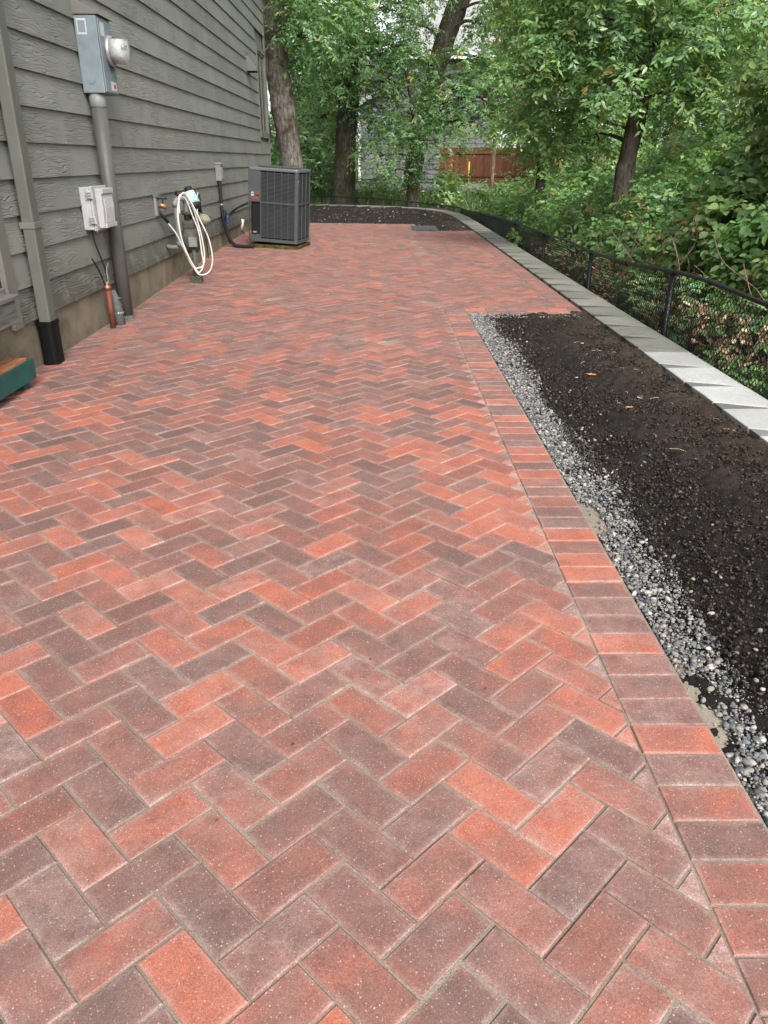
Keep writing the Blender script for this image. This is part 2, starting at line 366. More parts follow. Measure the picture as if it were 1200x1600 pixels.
# ------------------------------------------------------------------ paving
BX = .683; CU = .1105; CB = .1115; LB = .212; BY = 8.125; RX = 2.083; FY = 19.6; NXX, NYY = .76, 17.65
def clip(poly, a, b, c):                     # keep a*x+b*y <= c
    out = []
    for i in range(len(poly)):
        p, q = poly[i], poly[(i+1) % len(poly)]
        dp, dq = a*p[0]+b*p[1]-c, a*q[0]+b*q[1]-c
        if dp <= 0: out.append(p)
        if (dp < 0 < dq) or (dq < 0 < dp):
            s = dp / (dp - dq); out.append((p[0]+s*(q[0]-p[0]), p[1]+s*(q[1]-p[1])))
    return out
def area(p): return .5 * sum(p[i][0]*p[(i+1)%len(p)][1]-p[(i+1)%len(p)][0]*p[i][1] for i in range(len(p)))
def inset(poly, d):
    out = list(poly); n = len(poly)
    for i in range(n):
        p, q = poly[i], poly[(i+1) % n]; ex, ey = q[0]-p[0], q[1]-p[1]; L = math.hypot(ex, ey)
        if L < 1e-6: continue
        nx_, ny_ = ey/L, -ex/L               # outward normal of a CCW polygon
        out = clip(out, nx_, ny_, nx_*p[0]+ny_*p[1]-d)
        if len(out) < 3: return []
    return out
def clean(p):
    q = []
    for a_ in p:
        if not q or math.hypot(a_[0]-q[-1][0], a_[1]-q[-1][1]) > .002: q.append(a_)
    if len(q) > 1 and math.hypot(q[0][0]-q[-1][0], q[0][1]-q[-1][1]) < .002: q.pop()
    return q
def paver_mesh(poly, cls, dust, near):
    """returns verts, faces, tints of one chamfered paver"""
    poly = clean(poly)
    o = inset(poly, .0022 + rng.uniform(-.0004, .0009))
    o = clean(o)
    if len(o) < 3: return None
    n = len(o); cx = sum(p[0] for p in o)/n; cy = sum(p[1] for p in o)/n
    zb = warp(cx, cy); gx = (warp(cx+.1, cy)-warp(cx-.1, cy))/.2; gy = (warp(cx, cy+.1)-warp(cx, cy-.1))/.2
    j = rng.gauss(0, .0014); tx = rng.gauss(0, .006); ty = rng.gauss(0, .006); rd_ = rng.random()
    def z(p, d): return zb + (p[0]-cx)*(gx+tx) + (p[1]-cy)*(gy+ty) + j + d
    def ring(d):                             # shrink towards the inside keeping vertex count
        out = []
        for i in range(n):
            a_, b_, c_ = o[i-1], o[i], o[(i+1) % n]
            e1 = Vector((b_[0]-a_[0], b_[1]-a_[1])).normalized(); e2 = Vector((c_[0]-b_[0], c_[1]-b_[1])).normalized()
            n1 = Vector((-e1.y, e1.x)); n2 = Vector((-e2.y, e2.x)); m_ = (n1+n2); den = max(.35, 1+n1.dot(n2))
            m_ = m_ / den; out.append((b_[0]+m_.x*d, b_[1]+m_.y*d))
        return out
    small = abs(area(o)) < .0035
    levels = [(0, -.03, 1), (0, -.0035, 1), (.0032, 0, .9 if near else .24)]
    if near and not small: levels.append((.014, .0002, 0))
    V = []; F = []; T = []
    for d, dz, e in levels:
        for p in (ring(d) if d and not (small and d > .002 and abs(area(o)) < .0008) else o):
            V.append((p[0], p[1], z(p, dz))); T.append((cls, rd_, dust, e))
    for l in range(len(levels)-1):
        for i in range(n): F.append((l*n+i, l*n+(i+1)%n, (l+1)*n+(i+1)%n, (l+1)*n+i))
    F.append(tuple((len(levels)-1)*n+i for i in range(n)))
    return V, F, T, (cx, cy)
PATIO = empty('patio_paving', (0, 8, 0)); tag(PATIO, 'red and charcoal herringbone paver patio beside the house', kind='structure')
sq = math.sqrt(.5)
OX, OY, ROT = -.4697, .9866, math.radians(45)-.0005      # lattice origin and bearing
def ab2xy(a_, b_): return (OX+CU*(a_*math.cos(ROT)+b_*math.sin(ROT)), OY+CU*(a_*math.sin(ROT)-b_*math.cos(ROT)))
COL = {}     # (i, j) -> colour class read off the photograph for the nearest pavers
for e_ in '''5,-9 .75;7,-7 .72;9,-5 .3;1,-11 .7;3,-9 .5;5,-7 .15;7,-5 .75;2,-10 .4;4,-8 .15;6,-6 .6;8,-4 .42;2,-8 .3;4,-6 .8;6,-4 .4;1,-9 .8;3,-7 .28;5,-5 .5;7,-3 .58;1,-7 .38;3,-5 .85;5,-3 .38;0,-8 .12;2,-6 .42;4,-4 .25;6,-2 .2;0,-6 .4;2,-4 .48;4,-2 .5;1,-5 .18;3,-3 .45;5,-1 .2;-1,-5 .35;1,-3 .7;3,-1 .28;0,-4 .6;2,-2 .55;4,0 .32;-2,-4 .15;0,-2 .2;2,0 .4;-1,-3 .18;1,-1 .15;3,1 .35;1,1 .32;-1,-1 .55;2,2 .48;0,0 .95;-2,-2 .35;-3,-3 .7;-2,0 .12;0,2 .58;11,-3 .4;13,-1 .7;9,-3 .2;11,-1 .72;10,-2 .3;12,0 .62;8,-2 .65;10,0 .4;9,-1 .3;11,1 .88;7,-1 .6;9,1 .55;8,0 .5;10,2 .08;6,0 .52;8,2 .4;7,1 .9;9,3 .55;5,1 .3;7,3 .88;6,2 .8;8,4 .35;4,2 .5;6,4 .12;5,3 .48;7,5 .32;3,3 .38;5,5 .45;4,4 .28;6,6 .5;4,6 .6;2,4 .25;8,-24 .1;9,-25 .4;10,-26 .1;9,-23 .5;10,-24 .7;11,-23 .55;12,-24 .75;11,-21 .4;10,-22 .75;8,-22 .75;7,-23 .7;7,-21 .65;9,-21 .72;12,-20 .75;13,-21 .12;12,-22 .8;10,-20 .38;12,-18 .6;11,-19 .5;13,-17 .35;14,-18 .45;13,-19 .2;14,-20 .15;9,-19 .2;11,-17 .75;6,-22 .75;8,-20 .65;10,-18 .8;12,-16 .35;6,-20 .3;8,-18 .75;10,-16 .6;12,-14 .5;7,-19 .55;9,-17 .5;11,-15 .45;5,-19 .25;7,-17 .1;9,-15 .4;11,-13 .6;6,-18 .85;8,-16 .82;10,-14 .3;4,-18 .75;6,-16 .1;8,-14 .28;10,-12 .3;5,-17 .3;7,-15 .6;9,-13 .6;5,-15 .82;7,-13 .35;9,-11 .2;4,-16 .35;6,-14 .8;8,-12 .25;4,-14 .6;6,-12 .78;8,-10 .7;3,-15 .25;5,-13 .48;7,-11 .75;3,-13 .08;5,-11 .25;7,-9 .15;4,-12 .75;6,-10 .72;2,-12 .25;4,-10 .3;6,-8 .75;3,-11 .2;8,-6 .6;8,-8 .25;10,-6 .65;10,-4 .25;12,-4 .25;12,-2 .8;9,-7 .4;11,-5 .75;9,-9 .85;11,-7 .88;13,-5 .4;13,-3 .5;10,-8 .7;12,-6 .55;14,-4 .5;10,-10 .35;12,-8 .42;14,-6 .22;11,-9 .2;13,-7 .68;15,-5 .2;11,-11 .25;13,-9 .3;15,-7 .2;12,-10 .85;14,-8 .75;16,-6 .6;12,-12 .45;14,-10 .45;16,-8 .4;13,-11 .5;15,-9 .6;17,-7 .9;13,-13 .2;15,-11 .5;17,-9 .55;19,-7 .85;14,-12 .75;16,-10 .4;18,-8 .88;14,-14 .4;16,-12 .48;18,-10 .15;20,-8 .85;15,-13 .7;17,-11 .35;19,-9 .85;15,-15 .45;17,-13 .2;19,-11 .85;21,-9 .7;16,-14 .72;18,-12 .2;20,-10 .4;16,-16 .3;18,-14 .25;20,-12 .6;22,-10 .85;17,-15 .5;19,-13 .25;21,-11 .55;17,-17 .3;19,-15 .2;21,-13 .85;23,-11 .65;18,-16 .4;20,-14 .3;22,-12 .85;18,-18 .5;20,-16 .5;22,-14 .8;24,-12 .55;13,-15 .2'''.split(';'):
    q_, v_ = e_.split(); i_, j_ = q_.split(','); COL[(int(i_), int(j_))] = float(v_)
def regions(poly):
    """cut a field paver to the paved area"""
    poly = clip(poly, -1, 0, -(XW+.006))     # x >= wall
    poly = clip(poly, 0, -1, -.3)
    if len(poly) < 3: return []
    mx = max(p[0] for p in poly); my = max(p[1] for p in poly); mn = min(p[1] for p in poly)
    if mx <= BX: parts = [poly]
    elif my <= BY: parts = [clip(poly, 1, 0, BX)]
    elif mn >= BY: parts = [poly]
    else: parts = [clip(clip(poly, 1, 0, BX), 0, 1, BY), clip(poly, 0, -1, -BY)]
    out = []
    for q in parts:
        if len(q) < 3: continue
        q = clip(q, 1, 0, RX-LB)
        if len(q) < 3: continue
        mx = max(p[0] for p in q); my = max(p[1] for p in q); mn = min(p[1] for p in q)
        if mx <= NXX: r = [clip(q, 0, 1, FY)]
        elif my <= NYY: r = [q]
        else: r = [clip(q, 0, 1, NYY), clip(clip(clip(q, 0, -1, -NYY), 1, 0, NXX), 0, 1, FY)]
        out += [s_ for s_ in r if len(s_) >= 3 and area(s_) > 2e-4]
    return out
def pick():
    r = rng.random()
    if r < .30: return rng.uniform(.02, .25)
    if r < .72: return rng.uniform(.28, .58)
    return rng.uniform(.68, .98)
field = []
for i in range(-40, 190):
    for j in range(-190, 60):
        kk = (i + j) % 4
        if kk == 0: ra = (i, i+1, j, j+2)
        elif kk == 2: ra = (i, i+2, j, j+1)
        else: continue
        c4 = [(a_, b_) for a_, b_ in ((ra[0], ra[2]), (ra[0], ra[3]), (ra[1], ra[3]), (ra[1], ra[2]))]
        po = [ab2xy(*q) for q in c4]
        if area(po) < 0: po = po[::-1]
        cx = sum(p[0] for p in po)/4; cy = sum(p[1] for p in po)/4
        if not (XW-.2 < cx < RX+.1 and .15 < cy < FY+.2): continue
        full = area(po); cc = COL.get((i, j), None)
        for q in regions(po):
            cut = area(q) < .97*full
            cl = cc if cc is not None else pick()*(1 if cy < 5 else .72)+(0 if cy < 5 else .07)
            near_edge = cut and cx > BX-.25 and cy < BY
            du = min(1, max(0, rng.gauss(.20, .10) + (.25 if cy < 2.6 else 0) * rng.random() + (.5 if near_edge else 0) + (.2 if rng.random() < .12 else 0)))
            field.append((q, cl, du, cx, cy))
border = []
seq = [.6, .6, .18, .58, .18, .82, .32, .35, .3, .8, .22, .25, .35, .85, .85, .4, .85, .2, .25, .6, .35, .5, .85, .2, .75, .7, .3, .35, .75, .5]   # read off the photograph from the camera outwards
nb = 60; y0b = BY - nb*CB - 6*CB; bi = -2
while y0b < BY-.001:
    cl = seq[bi] if 0 <= bi < len(seq) else pick()
    if y0b > .25: border.append(([(BX, y0b), (BX+LB, y0b), (BX+LB, y0b+CB), (BX, y0b+CB)], cl, rng.uniform(.15, .5), BX, y0b))
    y0b += CB; bi += 1
x0 = BX+LB+.003
while x0 < RX-.05:
    x1 = min(x0+LB, RX); border.append(([(x0, BY-2*CB), (x1, BY-2*CB), (x1, BY-CB), (x0, BY-CB)], pick(), .25, x0, BY))
    border.append(([(x0, BY-CB), (x1, BY-CB), (x1, BY), (x0, BY)], pick(), .25, x0, BY)); x0 += LB
yb = BY
while yb < NYY-.02:
    border.append(([(RX-LB, yb), (RX, yb), (RX, yb+CB), (RX-LB, yb+CB)], pick()*.6+.1, .25, RX, yb)); yb += CB
def mk_obj(name, V, F, T):
    me = bpy.data.meshes.new(name); me.from_pydata(V, [], F)
    at_ = me.attributes.new('tint', 'FLOAT_COLOR', 'POINT'); at_.data.foreach_set('color', [c_ for t_ in T for c_ in t_])
    me.materials.append(M['paver']); o = bpy.data.objects.new(name, me); link(o); o.parent = PATIO
    o.matrix_parent_inverse = Matrix.Translation((0, -8, 0)); return o
def emit(lst, name, limit, stuffname):
    def score(e):
        q, cx, cy = e[0], e[3], e[4]
        u = abs(cx/max(.3, cy*.909+.583)); vis = u < .56 and cy > .55
        return (0 if vis else 1, cy)
    lst.sort(key=score); SV, SF, ST = [], [], []; cnt = 0
    for q, cl, du, cx, cy in lst:
        r = paver_mesh(q, cl, du, cy < 6)
        if not r: continue
        V, F, T, _ = r
        if cnt < limit and cy < 9: mk_obj(name, V, F, T); cnt += 1
        else:
            n0 = len(SV); SV += V; ST += T; SF += [tuple(i+n0 for i in f) for f in F]
    o = mk_obj(stuffname, SV, SF, ST); o['kind'] = 'stuff'
emit(field, 'paver', 300, 'paver_field')
emit(border, 'border_paver', 80, 'border_paver_rows')
# sand filling the joints
def sheet(x0, x1, y0, y1, dx, dy, zf):
    nx_ = max(1, round((x1-x0)/dx)); ny_ = max(1, round((y1-y0)/dy)); m_ = MB()
    X = [x0+(x1-x0)*i/nx_ for i in range(nx_+1)]; Y = [y0+(y1-y0)*j/ny_ for j in range(ny_+1)]
    m_.v = [(x_, y_, zf(x_, y_)) for y_ in Y for x_ in X]; n_ = nx_+1
    m_.f = [(j*n_+i, j*n_+i+1, (j+1)*n_+i+1, (j+1)*n_+i) for j in range(ny_) for i in range(nx_)]; return m_
sm = sheet(XW-.02, BX+LB+.002, .2, FY-.005, .4, .3, lambda a_, b_: warp(a_, b_)-.0042)
so = sm.build('joint_sand', M['sand'], PATIO); so.matrix_parent_inverse = Matrix.Translation((0, -8, 0)); so['kind'] = 'stuff'
sm = sheet(BX+LB+.003, RX+.004, BY-2*CB, NYY-.005, .4, .3, lambda a_, b_: -.0042)
so = sm.build('joint_sand', M['sand'], PATIO); so.matrix_parent_inverse = Matrix.Translation((0, -8, 0)); so['kind'] = 'stuff'

# ------------------------------------------------------------------ planting beds
def smooth_noise(ny_, nx_, passes):
    A = NR.randn(ny_, nx_)
    for _ in range(passes):
        A = (A + np.roll(A, 1, 0) + np.roll(A, -1, 0) + np.roll(A, 1, 1) + np.roll(A, -1, 1)) / 5
    return A / A.std()
def soil_grid(x0, x1, y0, y1, st, zb, name, label, mask=None, amp=.0062):
    nx_ = int((x1-x0)/st); ny_ = int((y1-y0)/st)
    H = smooth_noise(ny_+1, nx_+1, 1)*amp + smooth_noise(ny_+1, nx_+1, 6)*amp*.9 + smooth_noise(ny_+1, nx_+1, 60)*amp*1.5
    X, Y = np.meshgrid(np.linspace(x0, x1, nx_+1), np.linspace(y0, y1, ny_+1))
    Z = H + zb(X, Y)
    V = np.stack([X, Y, Z], -1).reshape(-1, 3); idx = np.arange((nx_+1)*(ny_+1)).reshape(ny_+1, nx_+1)
    F = np.stack([idx[:-1, :-1], idx[:-1, 1:], idx[1:, 1:], idx[1:, :-1]], -1).reshape(-1, 4)
    if mask is not None:
        c_ = V[F].mean(1); F = F[mask(c_[:, 0], c_[:, 1])]
    return tag(np_mesh(name, V, F, M['soil'], smooth=True), label, kind='structure')
gx0 = BX+LB+.002
soil_grid(gx0, 2.12, .4, BY-.22, .013, lambda X, Y: -.035 + .02*np.clip((X-1.15)/.3, 0, 1) + .012*np.clip((X-1.7)/.3, 0, 1),
          'soil_bed', 'dark crumbly soil bed between gravel strip and cap stones')
bedz = lambda X, Y: -.03 + .03*np.clip((Y-FY)/3, 0, 1) + .03*np.clip((.7-X)/3.2, 0, 1)*np.clip((26-Y)/6, 0, 1)
def farmask(X, Y): return ((Y > FY) | (X > NXX)) & (Y > NYY) & (Y < 27.9-.25*np.clip(X+2.2, 0, 9)**1.45)
soil_grid(-6.5, 2.2, NYY, 28.2, .05, bedz, 'soil_bed', 'brown soil bed at the far end of the patio', farmask, .010)

def ico(sub):
    t_ = (1+5**.5)/2
    V = [Vector(v).normalized() for v in [(-1,t_,0),(1,t_,0),(-1,-t_,0),(1,-t_,0),(0,-1,t_),(0,1,t_),(0,-1,-t_),(0,1,-t_),(t_,0,-1),(t_,0,1),(-t_,0,-1),(-t_,0,1)]]
    F = [(0,11,5),(0,5,1),(0,1,7),(0,7,10),(0,10,11),(1,5,9),(5,11,4),(11,10,2),(10,7,6),(7,1,8),(3,9,4),(3,4,2),(3,2,6),(3,6,8),(3,8,9),(4,9,5),(2,4,11),(6,2,10),(8,6,7),(9,8,1)]
    for _ in range(sub):
        mid_ = {}; F2 = []
        def m_(a_, b_):
            k_ = (min(a_, b_), max(a_, b_))
            if k_ not in mid_: V.append(((V[a_]+V[b_])/2).normalized()); mid_[k_] = len(V)-1
            return mid_[k_]
        for a_, b_, c_ in F:
            x_, y_, z_ = m_(a_, b_), m_(b_, c_), m_(c_, a_); F2 += [(a_, x_, z_), (b_, y_, x_), (c_, z_, y_), (x_, y_, z_)]
        F = F2
    return np.array([tuple(v) for v in V]), np.array(F)
def rocks(name, P, size, flat, mat, sub, parent=None, tint=None, label=None, lump=.16):
    V0, F0 = ico(sub); n = len(P); m_ = len(V0)
    sc = np.stack([size*NR.uniform(.75, 1.25, n), size*NR.uniform(.55, .95, n), size*flat*NR.uniform(.7, 1.2, n)], -1)
    sh = 1 + lump*NR.randn(n, m_)*(.6 if sub else 1)
    V = V0[None]*sh[..., None]*sc[:, None, :]
    an = NR.uniform(0, 2*np.pi, n); tl = NR.normal(0, .35, n); ca, sa, ct, st_ = np.cos(an), np.sin(an), np.cos(tl), np.sin(tl)
    x_ = V[..., 0]*ct[:, None]+V[..., 2]*st_[:, None]; z_ = -V[..., 0]*st_[:, None]+V[..., 2]*ct[:, None]; y_ = V[..., 1]
    V = np.stack([x_*ca[:, None]-y_*sa[:, None], x_*sa[:, None]+y_*ca[:, None], z_], -1) + P[:, None, :]
    F = (F0[None] + (np.arange(n)*m_)[:, None, None]).reshape(-1, 3)
    tt = NR.rand(n) if tint is None else tint
    T = np.repeat(np.stack([tt, NR.rand(n), np.zeros(n), np.ones(n)], -1), m_, 0)
    o = np_mesh(name, V.reshape(-1, 3), F, mat, parent, T, True, 'stuff')
    if label: tag(o, label)
    return o
# gravel strip: width and density change along the edge
def gravel(n, y0, y1, smin, smax, sub, wide, name, label, thin=1.0):
    Y = y0 + (y1-y0)*NR.rand(n)**1.0
    wd = (.27 + .05*np.sin(Y*2.3+.7) + .035*np.sin(Y*6.1) + .02*np.sin(Y*1.1)) * wide
    q = NR.rand(n)**1.15
    X = gx0 + .012 + wd*q
    keep = NR.rand(n) < np.clip(1.25 - .9*q, 0, 1)*thin
    hole = ((X-gx0-.03)/.055)**2 + ((Y-3.02)/.16)**2 < 1
    hole |= ((X-gx0-.02)/.03)**2 + ((Y-1.75)/.2)**2 < 1
    keep &= ~(hole & (NR.rand(n) < .9)); X, Y = X[keep], Y[keep]; n = len(X)
    sz = np.clip(smin*np.exp(NR.exponential(.42, n)), smin, smax)
    P = np.stack([X, Y, -.022 + .014*np.clip((X-1.15)/.25, 0, 1) + sz*.25 + NR.rand(n)*.012], -1)
    return rocks(name, P, sz, .62, M['pebble'], sub, label=label)
gravel(9000, .5, 4.2, .0034, .0120, 1, .68, 'gravel', 'near stretch of grey pebbles along the paver edge')
gravel(8500, 4.2, BY-.235, .0045, .012, 0, .78, 'gravel', 'far stretch of grey pebbles along the paver edge')
# fine grit under the pebbles
n = 26000; Y = .5 + (BY-.75)*NR.rand(n); X = gx0 + .26*NR.rand(n)**1.4*(1+.2*np.sin(Y*2.3))
rocks('grit', np.stack([X, Y, -.030+.014*np.clip((X-1.15)/.25, 0, 1)+NR.rand(n)*.006], -1), NR.uniform(.0016, .0042, n), .8, M['pebble'], 0, label='fine grey grit between the pebbles')
# sand haunch at the edge of the pavers
sa_ = sheet(gx0+.001, gx0+.10, .4, BY-.225, .02, .04, lambda a_, b_: -.012-.22*max(0, a_-gx0-.03) + .004*math.sin(b_*37+a_*90) - .022*(1-max(math.exp(-((b_-3.0)/.22)**2), math.exp(-((b_-1.75)/.25)**2), .5*math.exp(-((b_-7.6)/.4)**2))))
tag(sa_.build('bedding_sand', M['sand'], smooth=True), 'tan bedding sand showing beside the border pavers', kind='stuff')
# crumbs and grit on the soil
n = 30000; Y = .8 + (BY-1.1)*NR.rand(n)**1.3; X = 1.08 + (2.09-1.08)*NR.rand(n)
tt = np.where(NR.rand(n) < .004, 1.0, NR.rand(n)*.88)
rocks('soil_crumbs', np.stack([X, Y, -.016+.012*np.clip((X-1.7)/.3, 0, 1)+NR.rand(n)*.008], -1), NR.uniform(.002, .008, n), .8, M['crumb'], 0, tint=tt, label='loose dark crumbs scattered over the near soil bed', lump=.3)
n = 130; Y = 1.2+6.4*NR.rand(n)**1.2; X = 1.12+.30*NR.rand(n)**2.2
rocks('scattered_pebbles', np.stack([X, Y, np.full(n, -.008)], -1), NR.uniform(.004, .012, n), .7, M['pebble'], 1, label='stray pale pebbles strewn on the soil edge')
n = 500; Xg = gx0 + .02+1.15*NR.rand(n); Yg = BY-.25-.22*NR.rand(n)**1.5
rocks('edge_gravel', np.stack([Xg, Yg, -.018+.012*NR.rand(n)], -1), NR.uniform(.006, .014, n), .65, M['pebble'], 0, label='gravel along the head of the near soil bed')
n = 1300; Xf = -4+6.0*NR.rand(n); Yf = NYY+.1+9*NR.rand(n); kf = farmask(Xf, Yf+.3)&farmask(Xf, Yf-.1); Xf, Yf = Xf[kf], Yf[kf]
rocks('wood_chips', np.stack([Xf, Yf, bedz(Xf, Yf)+.012], -1), NR.uniform(.010, .038, len(Xf)), .4, M['crumb'], 0, tint=np.where(NR.rand(len(Xf)) < .12, 1.0, .85), label='pale chips littered over the far soil bed', lump=.3)
n = 1500; Xf = NXX+.02+.55*NR.rand(n); Yf = NYY+.05+1.3*NR.rand(n)
rocks('dark_gravel', np.stack([Xf, Yf, np.full(n, .0)], -1), NR.uniform(.010, .03, n), .6, M['pebble'], 0, tint=NR.rand(n)*.10, label='dark gravel patch in the notch of the patio')

# ------------------------------------------------------------------ retaining wall with cap stones
RW = empty('retaining_wall', (2.27, 8, -.5), 'low block retaining wall capped with grey and pale stones', 'wall')
def under(o, e): o.parent = e; o.matrix_parent_inverse = Matrix.Translation([-c_ for c_ in e.location]); return o
path = [(2.09, .5), (2.09, 4), (2.09, 8), (2.085, 14), (2.07, 20), (2.03, 22.2), (1.86, 23.8), (1.45, 25.2), (.75, 26.2), (-.3, 26.95), (-2.2, 27.8), (-6, 28.9)]
PP = catmull([(a_, b_, 0) for a_, b_ in path], 24)
cum = [0.0]
for a_, b_ in zip(PP, PP[1:]): cum.append(cum[-1]+(b_-a_).length)
def on_path(s_):
    for i in range(len(cum)-1):
        if cum[i+1] >= s_:
            t_ = (s_-cum[i])/(cum[i+1]-cum[i]); p_ = PP[i].lerp(PP[i+1], t_); d_ = (PP[i+1]-PP[i]).normalized(); return p_, Vector((d_.y, -d_.x, 0)), d_
    d_ = (PP[-1]-PP[-2]).normalized(); return PP[-1], Vector((d_.y, -d_.x, 0)), d_
PER = .505; s0 = (4.49-.5) % PER; CW = .36
s_ = s0 - PER; ci = 0; blk = MB()
while s_ < cum[-1]-.6:
    e_ = s_ + PER
    if s_ > .2:
        gp = rng.uniform(.12, .15) if s_ < 5.6 else rng.uniform(.12, .16)
        z1 = .028 + rng.uniform(-.002, .002); q = []
        for ss, off in ((s_+gp, 0), (e_-.004, 0), (e_-.004, CW), (s_+.004, CW)):
            p_, nn, dd = on_path(ss); q.append((p_.x+nn.x*off+rng.uniform(-.003, .003), p_.y+nn.y*off+rng.uniform(-.003, .003)))
        if area(q) < 0: q = q[::-1]
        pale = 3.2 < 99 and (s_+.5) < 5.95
        m_ = MB(); m_.prism(q, -.045, z1)
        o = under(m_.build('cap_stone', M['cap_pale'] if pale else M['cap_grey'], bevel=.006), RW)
        # wedge of the course below seen in the gap
        q = []
        for ss, off in ((s_-.03, .012), (e_-.03, .012), (e_-.03, CW-.03), (s_-.03, CW-.03)):
            p_, nn, dd = on_path(ss+.032); q.append((p_.x+nn.x*off, p_.y+nn.y*off))
        if area(q) < 0: q = q[::-1]
        b_ = MB(); b_.prism(q, -.20, -.050); under(b_.build('wall_block', M['block'], bevel=.005), RW)
        q = []
        for ss, off in ((s_+.006, .004), (s_+gp-.006, .004), (s_+.010, CW-.05)):
            p_, nn, dd = on_path(ss); q.append((p_.x+nn.x*off, p_.y+nn.y*off))
        if area(q) < 0: q = q[::-1]
        b_ = MB(); b_.prism(q, -.046, z1-.004 if s_ < 5.6 else z1-.003); under(b_.build('wedge_stone', M['block'] if s_ < 5.6 else M['block_gap_shade'], bevel=.003), RW)
    s_ = e_
lo = MB(); nn_ = 120
for i in range(nn_):
    a_ = on_path(.2+(cum[-1]-.5)*i/nn_); b_ = on_path(.2+(cum[-1]-.5)*(i+1)/nn_)
    q = [a_[0]+a_[1]*.03, b_[0]+b_[1]*.03, b_[0]+b_[1]*(CW-.05), a_[0]+a_[1]*(CW-.05)]
    lo.add([(v.x, v.y, -.9) for v in q]+[(v.x, v.y, -.205) for v in q], [(0,1,2,3),(4,7,6,5),(0,4,5,1),(2,6,7,3)])
under(lo.build('lower_course', M['block']), RW)

# ------------------------------------------------------------------ chain link fence
FN = empty('chain_link_fence', (2.65, 8, -.6), 'low black chain link fence along the outside of the retaining wall', 'fence')
rail = [(2.66, 2.2, .47), (2.66, 3.8, .485), (2.66, 5.3, .50), (2.65, 6.3, .515), (2.64, 7.1, .495), (2.65, 8.5, .405), (2.65, 9.95, .365), (2.67, 11.4, .36), (2.66, 12.9, .335),
        (2.68, 15.8, .29), (2.70, 18.8, .22), (2.72, 21.6, .13), (2.70, 23.6, .06), (2.64, 25.4, .02), (2.45, 26.3, .04), (1.2, 27.3, .13), (.1, 28.0, .20), (-1.8, 28.9, .25), (-4.5, 29.9, .28)]
RP = catmull(rail, 6)
m_ = MB(); m_.tube(RP, .019, 10); under(m_.build('top_rail', M['black_coat'], smooth=True), FN)
for i in (1, 4, 6, 8, 9, 10, 11, 13, 14, 16, 17):
    x_, y_, z_ = rail[i]; m_ = MB(); m_.tube([(x_-.012, y_, -1.0), (x_-.004, y_, z_-.015)], .028 if i != 14 else .035, 10); m_.lathe((x_-.004, y_, z_-.03), (0, 0, 1), [(0, .032), (.03, .032), (.05, .02)], 10)
    under(m_.build('post', M['black_coat'], smooth=True), FN)
for i in (2, 3, 5, 7):
    x_, y_, z_ = rail[i]; m_ = MB(); m_.tube([(x_, y_-.03, z_), (x_, y_+.03, z_)], .0255, 10); under(m_.build('rail_coupling', M['black_coat'], smooth=True), FN)
cr = [0.0]
for a_, b_ in zip(RP, RP[1:]): cr.append(cr[-1]+(b_-a_).length)
crn = np.array(cr); RPn = np.array([tuple(p) for p in RP]); HM = 1.0
def rail_at(s_): return Vector([np.interp(s_, crn, RPn[:, q]) for q in range(3)])
wm = MB(); st = .056; L = cr[-1]; i = 0; s_ = -HM*.9
while s_ < L:
    for sg in (1, -1):
        pts = []
        for t_ in (0, .25, .5, .75, 1):
            ss = s_ + (t_ if sg > 0 else 1-t_)*HM*.9
            if ss < 0 or ss > L: continue
            r_ = rail_at(ss); wob = .010*math.sin(ss*3.1)+.008*math.sin(ss*7.7+t_*5)
            pts.append((r_.x-.020-wob*(1-t_)-.004*sg, r_.y, r_.z-.02-HM*(1-t_)))
        if len(pts) > 1: wm.tube(pts, .0033, 3, cap=False)
    s_ += st
o = under(wm.build('chain_mesh', M['black_coat'], smooth=True), FN); o['kind'] = 'stuff'

